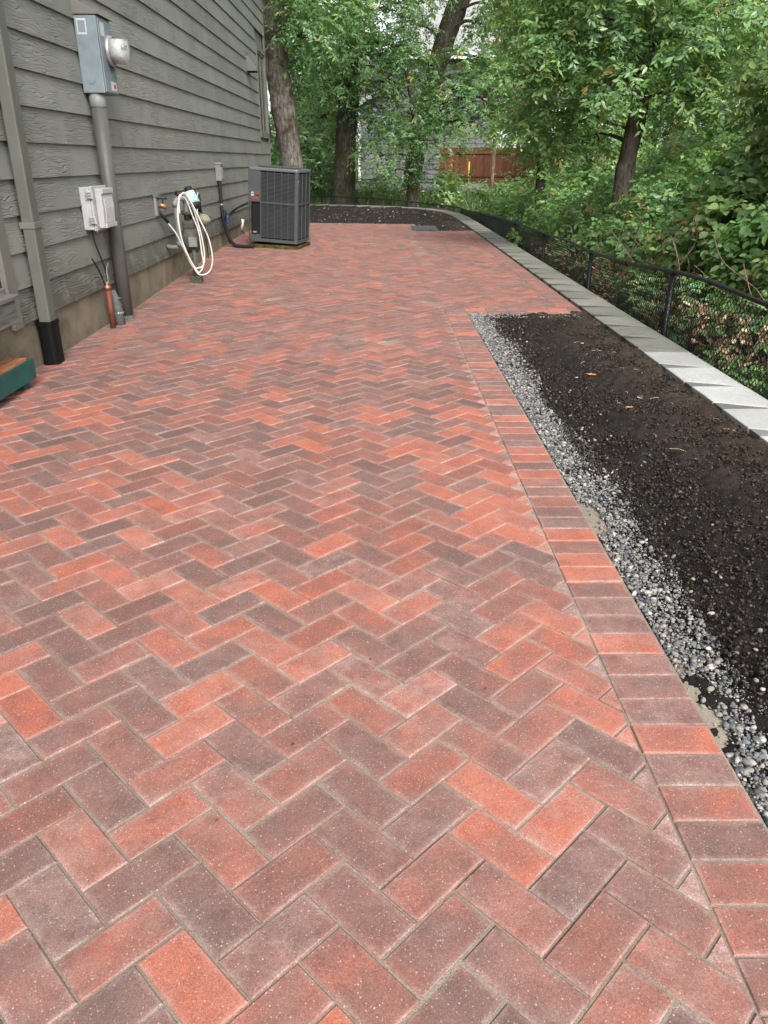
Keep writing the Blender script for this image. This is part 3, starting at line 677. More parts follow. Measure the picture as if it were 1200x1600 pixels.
# ------------------------------------------------------------------ house
H = empty('house', (XW, 10, 0), 'grey lap sided house wall along the left of the patio', 'house')
HY0, HY1, EXP, Z0 = -3.0, 20.0, .236, .335
m_ = MB(); m_.box(-12, XW-.03, HY0-3, HY1-.03, -.3, 5.75); under(m_.build('wall_core', M['trim']), H)
m_ = MB(); m_.box(XW-.2, XW-.004, HY0-3, HY1-.02, -.4, Z0+.03); under(m_.build('foundation', M['foundation'], bevel=.004), H)
joints = {0: [6.0, 9.6, 13.3], 1: [7.75, 11.4, 15], 2: [6.9, 10.4, 14], 3: [5.2, 8.3, 12.2], 4: [6.4, 10.1, 13.9]}
for c_ in range(23):
    z = Z0 + c_*EXP
    js = joints.get(c_) or [4.0+rng.uniform(0, 3.4)]
    cuts = [HY0]; y_ = js[0]-3.66*2
    while y_ < HY1-.12:
        if y_ > HY0+.3: cuts.append(y_+rng.uniform(-.05, .05))
        y_ += 3.66
    if c_ == 3: cuts.append(8.42); cuts = sorted(cuts)
    cuts.append(HY1-.09)
    for a_, b_ in zip(cuts, cuts[1:]):
        if b_-a_ < .05: continue
        lo_, hi_ = a_+.0012, b_-.0012
        segs = [(lo_, hi_)]
        if z < 2.5 and lo_ < 5.5 and hi_ > 4.3: segs = [(lo_, 4.3), (5.5, hi_)]          # side door
        elif z < 2.5 and 4.3 < lo_ < 5.5: segs = [(5.5, hi_)]
        if 1.70 < z < 3.65 and hi_ > 18.5: segs = [(p_, min(q_, 18.52)) for p_, q_ in segs] + ([(19.86, hi_)] if hi_ > 19.9 else [])
        for p_, q_ in segs:
            if q_-p_ < .02: continue
            jx = rng.uniform(-.0012, .0012)
            m_ = MB(); m_.prism([(XW-.0025, z+EXP+.012), (XW-.0125, z+EXP+.012), (XW-.004, z), (XW+.019+jx, z), (XW+.019+jx, z+.004)][::-1], p_, q_, 'y')
            under(m_.build('siding_board', M['siding']), H)
m_ = MB(); m_.box(XW-.02, XW+.022, HY1-.088, HY1, Z0-.02, 5.75); m_.box(XW-.12, XW-.021, HY1-.03, HY1+.012, Z0-.02, 5.75); under(m_.build('corner_board', M['trim'], bevel=.003), H)
# unseen roof with overhanging eave, added for its effect on the light
m_ = MB(); m_.prism([(XW+.5, 5.62), (XW+.5, 5.80), (-7.2, 8.3), (-12.6, 5.80), (-12.6, 5.62)], HY0-3.4, HY1+.4, 'y'); under(m_.build('roof', M['shingle']), H)
# door casing and dark side door at the frame edge
m_ = MB(); m_.box(XW-.01, XW+.03, 5.36, 5.498, .325, 2.62); under(m_.build('door_casing', M['trim'], bevel=.003), H)
dr = under((lambda q: q.build('door', M['door_paint'], bevel=.003))(MB().box(XW-.04, XW-.012, 4.32, 5.355, .62, 2.55)), H)
under(MB().box(XW-.03, XW+.012, 4.3, 5.35, .36, .615).build('threshold', M['old_wood'], bevel=.004), H)
# window near the far corner
wn_ = empty('window', (XW, 19.2, 2.7)); under(wn_, H)
def fr(y0_, y1_, z0_, z1_, t_, x0_, x1_, nm, mt, par):
    m_ = MB(); m_.box(x0_, x1_, y0_, y0_+t_, z0_, z1_); m_.box(x0_, x1_, y1_-t_, y1_, z0_, z1_)
    m_.box(x0_, x1_, y0_+t_, y1_-t_, z1_-t_, z1_); m_.box(x0_, x1_, y0_+t_, y1_-t_, z0_, z0_+t_)
    o_ = m_.build(nm, mt, bevel=.002); o_.parent = par; o_.matrix_parent_inverse = Matrix.Translation((-XW, -19.2, -2.7)); return o_
fr(18.53, 19.85, 1.84, 3.58, .09, XW-.015, XW+.03, 'casing', M['trim'], wn_)
fr(18.62, 19.76, 1.93, 3.49, .045, XW-.02, XW+.012, 'sash', M['trim'], wn_)
o = MB().box(XW-.018, XW-.010, 18.66, 19.72, 1.97, 3.45).build('pane', M['pane']); o.parent = wn_; o.matrix_parent_inverse = Matrix.Translation((-XW, -19.2, -2.7))
o = MB().box(XW-.012, XW+.006, 19.17, 19.21, 1.976, 3.444).build('mullion', M['trim']); o.parent = wn_; o.matrix_parent_inverse = Matrix.Translation((-XW, -19.2, -2.7))

def thing(name, loc, label, cat, group=None): return empty(name, loc, label, cat, group)
# dryer vent hood
V_ = thing('vent_hood', (XW, 17.2, 3.1), 'small sloped grey vent hood on the siding near the window', 'vent')
m_ = MB(); m_.prism([(0, -.14), (.20, -.14), (.20, -.09), (.0, .16)], -.15, .15, 'y'); o = m_.build('hood', M['trim'], V_, bevel=.004)
m_ = MB(); m_.box(.0, .014, -.19, .19, -.18, .20); m_.build('flange', M['trim'], V_)
m_ = MB(); m_.box(.02, .18, -.13, .13, -.150, -.141); m_.build('flap', M['ac_dark'], V_)

# downspout
D = thing('downspout', (XW+.02, 5.80, 0), 'square grey downspout running into a black drain pipe', 'downspout')
m_ = MB()
prof = [(.0, -.062), (.085, -.062), (.085, .062), (.0, .062)]
P0, P1 = (.012, .0, .30), (.012, .09, 5.6)
V4 = [(P0[0]+a_, P0[1]+b_, P0[2]) for a_, b_ in prof]+[(P1[0]+a_, P1[1]+b_, P1[2]) for a_, b_ in prof]
m_.add(V4, [(3,2,1,0),(4,5,6,7),(0,1,5,4),(1,2,6,5),(2,3,7,6),(3,0,4,7)]); m_.build('pipe', M['downspout'], D, bevel=.010)
for zz in (.98, 3.2):
    yy = .09*(zz-.3)/5.3; m_ = MB(); m_.box(-.004, .1015, yy-.068, yy+.068, zz-.022, zz+.022); m_.build('strap', M['trim'], D, bevel=.004)
m_ = MB(); m_.prism([(-.005+.055+.062*math.copysign(abs(math.cos(q))**.55, math.cos(q)), .082*math.copysign(abs(math.sin(q))**.55, math.sin(q))) for q in [2*math.pi*i/28 for i in range(28)]], -.05, .315)
dp = m_.build('drain_adapter', M['black_plastic'], D, bevel=.004)
m_ = MB(); m_.prism([(.05+.068*math.copysign(abs(math.cos(q))**.55, math.cos(q)), .088*math.copysign(abs(math.sin(q))**.55, math.sin(q))) for q in [2*math.pi*i/28 for i in range(28)]], .29, .318); m_.build('rim', M['black_plastic'], dp)

# electric meter with conduit
E_ = thing('electric_meter', (XW+.012, 7.68, 1.92), 'blue grey electric meter box with round glass meter and thick conduit', 'electric meter')
m_ = MB(); m_.box(0, .185, -.18, .19, 0, .57); m_.build('box', M['meter_grey'], E_, bevel=.006)
m_ = MB(); m_.box(.186, .196, -.165, .175, .01, .555); m_.build('cover', M['meter_grey'], E_, bevel=.004)
m_ = MB(); m_.prism([(0, .575), (.21, .575), (.20, .60), (0, .70)], -.19, .21, 'y'); m_.build('flashing', M['trim'], E_)
m_ = MB(); m_.lathe((.197, .03, .33), (1, 0, 0), [(0, .118), (.03, .118), (.034, .108)], 28); m_.build('ring', M['steel'], E_, smooth=True)
m_ = MB(); m_.lathe((.231, .03, .33), (1, 0, 0), [(0, .100), (.12, .094), (.135, .085), (.138, .0)], 28); dm = m_.build('glass_cover', M['dome'], E_, smooth=True)
m_ = MB(); m_.lathe((.232, .03, .33), (1, 0, 0), [(0, .078), (.085, .078), (.087, .0)], 24); dl = m_.build('register', M['dial'], E_, smooth=True)
m_ = MB(); m_.box(.3195, .321, -.02, .08, .34, .37); m_.build('display', M['label_black'], dl)
m_ = MB(); m_.box(.197, .222, .005, .05, .185, .225); m_.build('latch', M['label_black'], E_)
m_ = MB(); m_.box(.1965, .1975, -.13, -.03, .43, .53); m_.build('sticker', M['label_white'], E_)
m_ = MB(); m_.box(.1965, .1975, -.02, .13, .03, .10); m_.build('sticker', M['label_white'], E_)
m_ = MB(); m_.box(.1976, .1986, .05, .10, .05, .08); m_.build('sticker', M['label_red'], E_)
m_ = MB(); m_.box(.02, .10, -.1815, -.1805, .43, .545); m_.build('side_label', M['label_white'], E_)
m_ = MB(); m_.box(.03, .09, -.1825, -.1817, .445, .53); m_.build('side_print', M['meter_grey'], E_)
m_ = MB(); m_.lathe((.08, -.181, .10), (0, -1, 0), [(0, .034), (.003, .034), (.003, .026), (.0045, .026)], 24); m_.build('knockout', M['meter_grey'], E_)
m_ = MB(); m_.lathe((.085, -.10, .0), (0, 0, -1), [(-.005, .07), (.10, .07), (.105, .066)], 20); m_.build('hub', M['meter_light'], E_, smooth=True)
m_ = MB(); m_.tube([(.085, -.10, -.06), (.085, -.105, -1.0), (.085, -.12, -1.97)], .064, 20); m_.build('conduit', M['conduit'], E_, smooth=True)
m_ = MB(); m_.tube([(.085, -.119, -1.88), (.085, -.12, -1.99)], .069, 20); m_.build('sleeve', M['wrap_grey'], E_, smooth=True)

# telephone box
T_ = thing('utility_box', (XW+.012, 7.02, .85), 'small pale grey plastic utility box with ribbed curved lid', 'utility box')
m_ = MB(); m_.box(0, .085, 0, .38, 0, .34); m_.build('case', M['white_plastic'], T_, bevel=.008)
m_ = MB(); m_.box(.086, .105, .0, .395, -.008, .348); m_.build('flange', M['white_plastic'], T_, bevel=.006)
lid = MB(); lid.prism([(.106, .010), (.150, .010), (.158, .05), (.163, .17), (.158, .28), (.145, .325), (.106, .33)], .07, .375, 'y'); ld = lid.build('lid', M['white_plastic'], T_, bevel=.006)
for q in range(7):
    yy = .12+q*.034; r_ = MB(); r_.prism([(.150, .055), (.165, .055), (.1735, .17), (.165, .275), (.150, .275)], yy, yy+.017, 'y'); r_.build('rib', M['white_plastic'], ld)
m_ = MB(); m_.box(.1, .172, .09, .37, .285, .325); m_.build('grip', M['white_plastic'], ld, bevel=.004)
m_ = MB(); m_.box(.1, .172, .09, .37, .012, .048); m_.build('grip', M['white_plastic'], ld, bevel=.004)
for zz in (.05, .25):
    m_ = MB(); m_.box(.07, .118, -.018, -.001, zz, zz+.06); m_.build('hinge', M['white_plastic'], T_, bevel=.003)
    for e in range(3):
        m_ = MB(); m_.box(.055, .105, -.026, -.019, zz+.004+e*.02, zz+.011+e*.02); m_.build('hinge_rib', M['meter_light'], T_)
m_ = MB(); m_.tube([(.11, -.004, .02), (.11, -.004, -.035)], .006, 8); m_.build('latch_bolt', M['brass'], T_, smooth=True)
m_ = MB(); m_.tube(catmull([(.04, .07, .0), (.045, .07, -.09), (.06, .12, -.22), (.07, .17, -.34), (.08, .18, -.52)], 5), .0075, 8); m_.build('cable', M['rubber'], T_, smooth=True)
C_ = thing('loose_wire', (XW+.03, 7.0, .3), 'thin loose black wire bent up against the lowest siding board', 'wire')
m_ = MB(); m_.tube(catmull([(.06, .15, -.1), (.05, .13, .08), (.045, .06, .2), (.04, -.07, .33)], 5), .0065, 7); m_.build('strand', M['rubber'], C_, smooth=True)
m_ = MB(); m_.tube(catmull([(.08, .15, .09), (.07, .17, .2), (.08, .21, .26)], 5), .004, 6); m_.build('ground_wire', M['meter_light'], C_, smooth=True)
B_ = thing('pipe_stub', (XW+.10, 7.13, 0), 'thin rust brown pipe stub rising beside the thick conduit', 'pipe')
m_ = MB(); m_.tube([(0, 0, -.05), (0, 0, .34)], .024, 14); m_.build('pipe', M['copper_brown'], B_, smooth=True)
m_ = MB(); m_.lathe((0, 0, .34), (0, 0, 1), [(0, .030), (.03, .030), (.04, .012), (.07, .012)], 10); m_.build('fitting', M['brass'], B_, smooth=True)
B_ = thing('pipe_stub', (XW+.10, 7.30, 0), 'grey cloth wrapped pipe stub between brown pipe and conduit', 'pipe')
m_ = MB(); m_.tube([(.01, .01, -.05), (.005, 0, .09), (0, -.01, .19), (-.015, -.03, .31)], [.05, .052, .05, .034], 14, jit=.04, rn=rng); m_.build('wrap', M['wrap_grey'], B_, smooth=True)
for zz in (.10, .17, .23): m_ = MB(); m_.lathe((0.004, 0, zz), (.05, .05, 1), [(0, .055-.05*(zz-.1)), (.016, .055-.05*(zz-.1))], 16); m_.build('clamp', M['steel'] if zz < .15 else M['wrap_grey'], B_, smooth=True)

# weathered landing and teal crate at the left edge
Ld = thing('wooden_landing', (XW, 4.4, 0), 'weathered grey wooden landing below the side door', 'landing')
m_ = MB(); m_.box(.012, .23, -1.0, .60, .45, .60); m_.build('beam', M['old_wood'], Ld, bevel=.008)
for q in range(3): m_ = MB(); m_.box(.014+q*.082, .090+q*.082, -1.01, .615, .6025, .63); m_.build('deck_board', M['old_wood'], Ld, bevel=.004)
m_ = MB(); m_.box(.03, .115, .24, .35, -.02, .448); m_.build('leg', M['old_wood'], Ld, bevel=.005)
m_ = MB(); m_.box(.15, .235, -.9, -.79, -.02, .448); m_.build('leg', M['old_wood'], Ld, bevel=.005)
G_ = thing('slatted_crate', (XW, 4.5, 0), 'teal green painted crate with red brown slats under the landing', 'crate')
m_ = MB(); m_.box(.180, .202, -.9, .66, .055, .185); m_.build('side_board', M['teal'], G_, bevel=.003)
m_ = MB(); m_.box(.03, .179, .638, .66, .055, .185); m_.build('end_board', M['teal'], G_, bevel=.003)
m_ = MB(); m_.box(.03, .179, -.9, .637, .06, .09); m_.build('floor_board', M['teal'], G_)
for q in range(3): m_ = MB(); m_.box(.040+q*.046, .078+q*.046, -.88, .63, .172, .196); m_.build('slat', M['slat'], G_, bevel=.002)
for yy in (-.7, .52): m_ = MB(); m_.box(.035, .165, yy, yy+.08, 0.0, .054); m_.build('foot', M['teal'], G_)

# hose tap
F_ = thing('hose_tap', (XW+.012, 9.38, .92), 'brass outdoor tap on a grey mounting plate', 'tap')
m_ = MB(); m_.box(0, .03, -.075, .06, -.10, .10); m_.build('plate', M['meter_light'], F_, bevel=.005)
m_ = MB(); m_.box(.0, .055, -.08, .065, .10, .125); m_.build('drip_cap', M['trim'], F_)
m_ = MB(); m_.tube([(.02, 0, .01), (.07, 0, .01), (.12, .015, -.01)], [.026, .028, .03], 12); m_.build('valve', M['brass'], F_, smooth=True)
m_ = MB(); m_.tube([(.085, 0, .03), (.085, 0, .075)], .009, 8); m_.box(.04, .135, -.012, .012, .072, .088); m_.build('handle', M['rubber'], F_)
# gas meter
G = thing('gas_meter', (XW+.27, 9.85, .0), 'grimy grey green gas meter with cream regulator on a pipe stand', 'gas meter')
zb = warp(-2.25, 9.85)
m_ = MB(); m_.lathe((0, .05, .52), (1, 0, 0), [(-.10, .06), (-.085, .13), (-.06, .155), (0, .165), (.05, .155), (.075, .13), (.09, .05)], 22); m_.build('body', M['gas_green'], G, smooth=True)
m_ = MB(); m_.box(-.09, .06, -.06, .15, .63, .75); m_.build('head', M['gas_green'], G, bevel=.035)
m_ = MB(); m_.lathe((-.02, -.02, .75), (0, 0, 1), [(0, .035), (.05, .035), (.055, .055), (.09, .055)], 12); m_.build('union', M['gas_green'], G, smooth=True)
m_ = MB(); m_.lathe((-.02, .16, .73), (0, 0, 1), [(0, .03), (.06, .03), (.065, .045), (.09, .045)], 12); m_.build('union', M['gas_green'], G, smooth=True)
m_ = MB(); m_.lathe((.14, .14, .74), (.25, 0, 1), [(-.07, .05), (-.02, .075), (.0, .09), (.015, .09), (.025, .08), (.06, .045), (.065, .0)], 20); m_.build('regulator', M['gas_cream'], G, smooth=True)
m_ = MB(); m_.tube([(.06, .1, .72), (.14, .14, .72)], .02, 10); m_.build('regulator_neck', M['gas_cream'], G, smooth=True)
m_ = MB(); m_.box(-.005, .095, -.135, -.115, .45, .56); m_.build('index_plate', M['pipe_grey'], G, bevel=.004)
m_ = MB(); m_.tube(catmull([(-.25, -.18, .46), (-.14, -.2, .455), (-.105, -.2, .47), (-.10, -.2, .52), (-.10, -.2, .90), (-.09, -.19, .97), (-.05, -.16, .99), (-.02, -.06, .96), (-.02, -.02, .82)], 4), .026, 12); m_.build('inlet_pipe', M['pipe_grey'], G, smooth=True)
for pz in ((-.10, -.2, .93), (-.10, -.2, .49)): m_ = MB(); m_.lathe((pz[0], pz[1], pz[2]-.03), (0, 0, 1), [(0, .034), (.06, .034)], 12); m_.build('elbow_collar', M['pipe_grey'], G, smooth=True)
m_ = MB(); m_.tube([(.03, -.05, zb-.02), (.03, -.05, .42)], .030, 12); m_.build('riser', M['gas_green'], G, smooth=True)
m_ = MB(); m_.box(-.04, .10, -.12, .02, zb-.02, zb+.075); m_.build('foot', M['gas_green'], G, bevel=.008)
CP = thing('plastic_cap', (XW+.30, 9.9, 1.0), 'blue and white printed wrap on a tilted black cap above the gas meter', 'cap')
m_ = MB(); m_.lathe((-.01, 0, .06), (.30, -.15, -1), [(0, .052), (.14, .088)], 20); m_.build('wrap', M['cup'], CP, smooth=True)
m_ = MB(); m_.lathe((.032, -.02, -.08), (.30, -.15, -1), [(0, .084), (.05, .07), (.06, .02)], 20); m_.build('mouth', M['rubber'], CP, smooth=True)
m_ = MB(); m_.lathe((-.01, 0, .055), (-.30, .15, 1), [(0, .045), (.05, .045), (.06, .03)], 14); m_.build('neck', M['rubber'], CP, smooth=True)
m_ = MB(); m_.tube([(-.02, -.02, .03), (-.09, -.06, .0), (-.14, -.1, .05)], [.03, .035, .03], 10); m_.build('side_fitting', M['rubber'], CP, smooth=True)
m_ = MB(); m_.tube([(.03, -.02, -.12), (.03, 0, -.22)], .022, 10); m_.build('stem', M['rubber'], CP, smooth=True)
# white hose hung in loops over the gas pipe
HS = thing('garden_hose', (XW+.15, 9.45, .9), 'white garden hose looped over the gas pipe and joined to the tap', 'hose')
hx = XW
def rel(p): return (p[0]-(XW+.15), p[1]-9.45, p[2]-.9)
hp = [(250, 333), (262, 347), (276, 368), (290, 394), (302, 417), (310, 420), (318, 412), (320, 394), (314, 362), (303, 336), (292, 315), (284, 307), (277, 313), (275, 340), (282, 370), (293, 396), (305, 416), (315, 424), (323, 416), (325, 396), (318, 362), (306, 332), (293, 309), (284, 303), (277, 312),
      (277, 345), (286, 384), (298, 406), (312, 425), (325, 430), (336, 422), (340, 402), (333, 375), (318, 345), (303, 320), (291, 305), (284, 301), (278, 314), (279, 335)]
hy = [9.40, 9.44, 9.5, 9.54] + [9.56 + .07*math.sin(i*.53) for i in range(len(hp)-4)]
loops = [tuple(at(a_+(290-a_)*.16*(i_ > 6), b_+1.6*math.sin(i_*2.3), c_)) for i_, ((a_, b_), c_) in enumerate(zip(hp, hy))]
m_ = MB(); m_.tube([rel(p) for p in catmull(loops, 6)], .0088, 8); m_.build('tube', M['hose_white'], HS, smooth=True)
m_ = MB(); m_.tube([rel(p) for p in [tuple(at(245, 328, 9.39)), tuple(at(252, 335, 9.41)), tuple(at(263, 348, 9.445))]], .019, 10); m_.build('sleeve', M['rubber'], HS, smooth=True)
m_ = MB(); m_.tube([rel(p) for p in [tuple(at(242, 324, 9.38)), tuple(at(247, 330, 9.395))]], .024, 10); m_.build('coupling', M['brass'], HS, smooth=True)
# disconnect box, cables
K_ = thing('disconnect_box', (XW+.012, 13.15, 1.10), 'small grey electrical disconnect box on the siding beside the condenser', 'electrical box')
m_ = MB(); m_.box(0, .09, -.09, .1, 0, .235); m_.build('case', M['pipe_grey'], K_, bevel=.006)
m_ = MB(); m_.box(.0, .105, -.098, .108, .236, .262); m_.build('hood', M['meter_light'], K_, bevel=.003)
m_ = MB(); m_.box(.091, .1, -.06, .07, .03, .19); m_.build('door', M['meter_light'], K_, bevel=.003)
W_ = thing('power_cable', (XW+.03, 13.1, .6), 'thick black cable dropping from the disconnect box to the condenser', 'cable')
m_ = MB(); m_.tube(catmull([(.03, 0, .5), (.03, 0, .2), (.035, .0, -.02), (.05, .04, -.16), (.09, .08, -.34), (.16, .1, -.46), (.30, .05, -.475), (.5, .0, -.465)], 6), .026, 10); m_.build('whip', M['rubber'], W_, smooth=True)
m_ = MB(); m_.tube(catmull([(.04, .08, -.04), (.05, .13, .06), (.05, .19, .0), (.06, .17, -.15), (.09, .1, -.3), (.2, .08, -.45), (.5, .06, -.475)], 6), .017, 10); m_.build('loop', M['rubber'], W_, smooth=True)
m_ = MB(); m_.lathe((.03, 0, .15), (0, 0, 1), [(0, .031), (.02, .031)], 12); m_.build('clamp', M['steel'], W_)
m_ = MB(); m_.tube(catmull([(.03, .3, -.08), (.12, .32, .02), (.25, .25, .1), (.42, .2, .17)], 6), .016, 10); m_.build('suction_line', M['rubber'], W_, smooth=True)
m_ = MB(); m_.tube(catmull([(.04, .1, -.2), (.05, .2, -.33), (.07, .25, -.45)], 5), .009, 8); m_.build('thin_wire', M['rubber'], W_, smooth=True)
U_ = thing('cable_joint', (XW+.06, 13.36, .52), 'small blue plastic cable joint against the siding', 'connector')
m_ = MB(); m_.box(-.03, .06, -.06, .06, -.065, .065); m_.build('shell', M['blue_plastic'], U_, bevel=.02)
m_ = MB(); m_.tube([(.02, -.03, -.06), (.02, -.05, -.10)], .02, 8); m_.build('gland', M['white_plastic'], U_, smooth=True)
Q_ = thing('thermometer_tube', (XW+.02, 11.6, .85), 'short black tube clipped to the siding with a thin pale wire', 'sensor')
m_ = MB(); m_.tube([(.012, 0, .12), (.012, 0, -.12)], .026, 10); m_.build('tube', M['rubber'], Q_, smooth=True)
m_ = MB(); m_.tube(catmull([(.03, -.25, -.20), (.02, -.18, .0), (.02, -.08, .13), (.012, 0, .13)], 5), .006, 6); m_.build('pale_wire', M['hose_white'], Q_, smooth=True)
m_ = MB(); m_.tube(catmull([(.012, .05, .02), (.02, .14, -.25), (.02, .22, -.5), (.02, .25, -.8)], 5), .007, 6); m_.build('dark_wire', M['rubber'], Q_, smooth=True)
Q_ = thing('drain_elbow', (XW+.02, 15.2, .30), 'short white plastic pipe end leaning out near the condenser', 'pipe')
m_ = MB(); m_.tube([(-.03, 0, -.09), (.01, 0, .1)], .035, 10); m_.build('pipe', M['hose_white'], Q_, smooth=True)
m_ = MB(); m_.tube(catmull([(.0, 0, -.08), (.05, -.05, -.16), (.2, -.1, -.2)], 5), .008, 6); m_.build('wire', M['rubber'], Q_, smooth=True)

# ------------------------------------------------------------------ air conditioner
ACZ = .175
AC = thing('air_conditioner', (-1.63, 13.62, ACZ), 'charcoal louvred air conditioning condenser leaning slightly on its mossy pad', 'air conditioner')
AC.rotation_euler = (0, R(3.6), R(-10))
w2, d2, hh = .405, .40, 1.12
def rr(w_, d_, r_, n=5):
    out = []
    for cx, cy, a0 in ((w_-r_, d_-r_, 0), (-w_+r_, d_-r_, 90), (-w_+r_, -d_+r_, 180), (w_-r_, -d_+r_, 270)):
        for i in range(n+1): a_ = R(a0+90*i/n); out.append((cx+r_*math.cos(a_), cy+r_*math.sin(a_)))
    return out
m_ = MB(); m_.prism(rr(w2-.03, d2-.03, .03), .05, hh-.06); m_.build('coil_core', M['ac_dark'], AC)
m_ = MB(); m_.prism(rr(w2+.004, d2+.004, .05), 0, .048); m_.build('base_pan', M['ac_metal'], AC, bevel=.004)
m_ = MB(); m_.prism(rr(w2+.008, d2+.008, .055), hh-.058, hh-.012); top_ = m_.build('lid', M['ac_lid'], AC, bevel=.01)
m_ = MB()
for i in range(7): m_.lathe((0, 0, hh-.006), (0, 0, 1), [(0, .06+i*.05), (.006, .06+i*.05), (.006, .054+i*.05), (0, .054+i*.05)], 28)
for i in range(8): a_ = i*math.pi/8; m_.tube([(.36*math.cos(a_), .36*math.sin(a_), hh+.002), (-.36*math.cos(a_), -.36*math.sin(a_), hh+.002)], .004, 5)
m_.build('fan_grille', M['ac_metal'], top_)
px0 = -w2+.205
m_ = MB(); m_.box(-w2, px0-.006, -d2, -d2+.035, hh*.535, hh-.06); m_.build('access_panel', M['ac_metal'], AC, bevel=.004)
m_ = MB(); m_.box(-w2, -w2+.008, -d2+.0, -d2+.035, .05, hh*.533); m_.box(px0-.014, px0-.006, -d2, -d2+.035, .05, hh*.533); m_.build('service_frame', M['ac_metal'], AC)
m_ = MB(); m_.box(-w2+.009, px0-.015, -d2+.004, -d2+.028, .05, .11); m_.build('service_shelf', M['ac_metal'], AC)
for vx in (.07, .10): m_ = MB(); m_.lathe((-w2+vx+.02, -d2+.0, .14), (0, -1, 0), [(-.02, .018), (.02, .018), (.03, .01)], 10); m_.build('service_valve', M['pipe_grey'], AC, smooth=True)
# louvred faces: slats joined per panel, uprights separate
def louver(u0, u1, zlo, zhi, place, name='louver_panel'):
    m_ = MB(); n = int((zhi-zlo)/.0185)
    for i in range(n):
        z = zlo+(zhi-zlo)*i/n; V = []
        for u in (u0, u1):
            for dd, dz in ((.0, 0), (.018, .010), (.021, .007), (.002, -.003)): V.append(place(u, -dd, z+dz+.004))
        m_.add(V, [(0,1,5,4),(1,2,6,5),(2,3,7,6),(3,0,4,7),(0,3,2,1),(4,5,6,7)])
    return m_.build(name, M['ac_metal'], AC)
fp = lambda u, o_, z: (u, -d2+.004+(-o_), z)
rp = lambda u, o_, z: (w2-.004+o_, u, z)
lp = lambda u, o_, z: (-w2+.004-o_, u, z)
bp = lambda u, o_, z: (u, d2-.004+o_, z)
for (a_, b_) in ((.07, hh*.52), (hh*.545, hh-.075)):
    louver(px0, w2-.045, a_, b_, fp); louver(-d2+.045, d2-.045, a_, b_, rp)
louver(-d2+.045, d2-.045, .07, hh-.075, lp); louver(-w2+.045, w2-.045, .07, hh-.075, bp)
us = [px0+(w2-.045-px0)*i/5 for i in range(6)]
for u in us:
    m_ = MB(); m_.box(u-.004, u+.004, -d2-.004, -d2+.008, .05, hh-.06); m_.build('upright', M['ac_metal'], AC)
for u in [-d2+.045+(2*d2-.09)*i/3 for i in range(4)]:
    m_ = MB(); m_.box(w2-.008, w2+.004, u-.008, u+.008, .05, hh-.06); m_.build('upright', M['ac_metal'], AC)
m_ = MB(); m_.box(px0, w2-.04, -d2-.003, -d2+.010, hh*.522, hh*.543); m_.box(w2-.01, w2+.003, -d2+.04, d2-.04, hh*.522, hh*.543); m_.build('band', M['ac_metal'], AC)
for sx, sy in ((1, -1), (1, 1), (-1, 1)):
    m_ = MB(); m_.prism([(sx*w2-sx*.05, sy*d2), (sx*w2-sx*.015, sy*d2), (sx*w2, sy*d2-sy*.015), (sx*w2, sy*d2-sy*.05), (sx*w2-sx*.02, sy*d2-sy*.05), (sx*w2-sx*.05, sy*d2-sy*.02)][::(1 if sx*sy < 0 else -1)], .049, hh-.059); m_.build('corner_post', M['ac_metal'], AC)
yf = -d2-.0015
for (x0_, x1_, z0_, z1_, mt) in ((.05, .085, .685, .745, 'label_white'), (.06, .075, .705, .728, 'label_black'), (.095, .17, .735, .75, 'label_orange'), (.13, .17, .715, .733, 'label_red'), (.14, .17, .685, .71, 'label_black'), (.06, .17, .635, .675, 'label_orange')):
    m_ = MB(); dy = .001 if mt == 'label_black' else 0; m_.box(-w2+x0_, -w2+x1_, yf-.001-dy, yf, z0_, z1_); m_.build('label', M[mt], AC)
m_ = MB(); m_.box(w2+.001, w2+.003, -d2+.02, -d2+.045, hh-.20, hh-.17); m_.build('badge', M['label_white'], AC)
PD = thing('equipment_pad', (-1.63, 13.62, warp(-1.66, 13.6)+.0), 'moss covered concrete pad under the condenser', 'pad')
PD.rotation_euler = (0, R(2.2), R(-10))
pm = MB(); q = rr(w2+.015, d2+.015, .03, 3); q2 = []
for i in range(len(q)):
    a_, b_ = q[i], q[(i+1) % len(q)]; kq = max(1, int(math.hypot(b_[0]-a_[0], b_[1]-a_[1])/.04))
    for t_ in range(kq): s2 = 1+rng.uniform(-.02, .012); q2.append(((a_[0]+(b_[0]-a_[0])*t_/kq)*s2, (a_[1]+(b_[1]-a_[1])*t_/kq)*s2))
pm.prism(q2, -.03, .048); pm.build('slab', M['moss'], PD, bevel=.012)

# ------------------------------------------------------------------ fallen leaves and twigs
def fallen(i, x, y, z, sz, rot, mat, label, cat='leaf'):
    m_ = MB(); k_ = [(0, 0, .002), (.25, .28, .012), (.45, .2, .004), (.6, .42, .016), (.8, .2, .008), (1.1, .02, .02), (.8, -.22, .01), (.62, -.40, .014), (.42, -.2, .004), (.22, -.26, .014)]
    ce = (.5, 0, -.004); V = [(a_*sz, b_*sz, c_*sz*2) for a_, b_, c_ in k_]+[tuple(v*sz for v in ce)]
    m_.add(V, [(j_, (j_+1) % 10, 10) for j_ in range(10)])
    o = m_.build('fallen_leaf', M[mat]); o.location = (x, y, z); o.rotation_euler = (rng.uniform(-.1, .1), rng.uniform(-.1, .1), rot); tag(o, label, cat, 'fallen leaves on the soil')
M['leaf_tan'] = plain('tan_leaf', (.50, .30, .16), .7, .2, var=.25, vs=40); M['leaf_pale'] = plain('pale_leaf', (.62, .52, .36), .7, .2, var=.2, vs=40); M['leaf_orange'] = plain('orange_leaf', (.48, .19, .08), .7, .2, var=.2, vs=40)
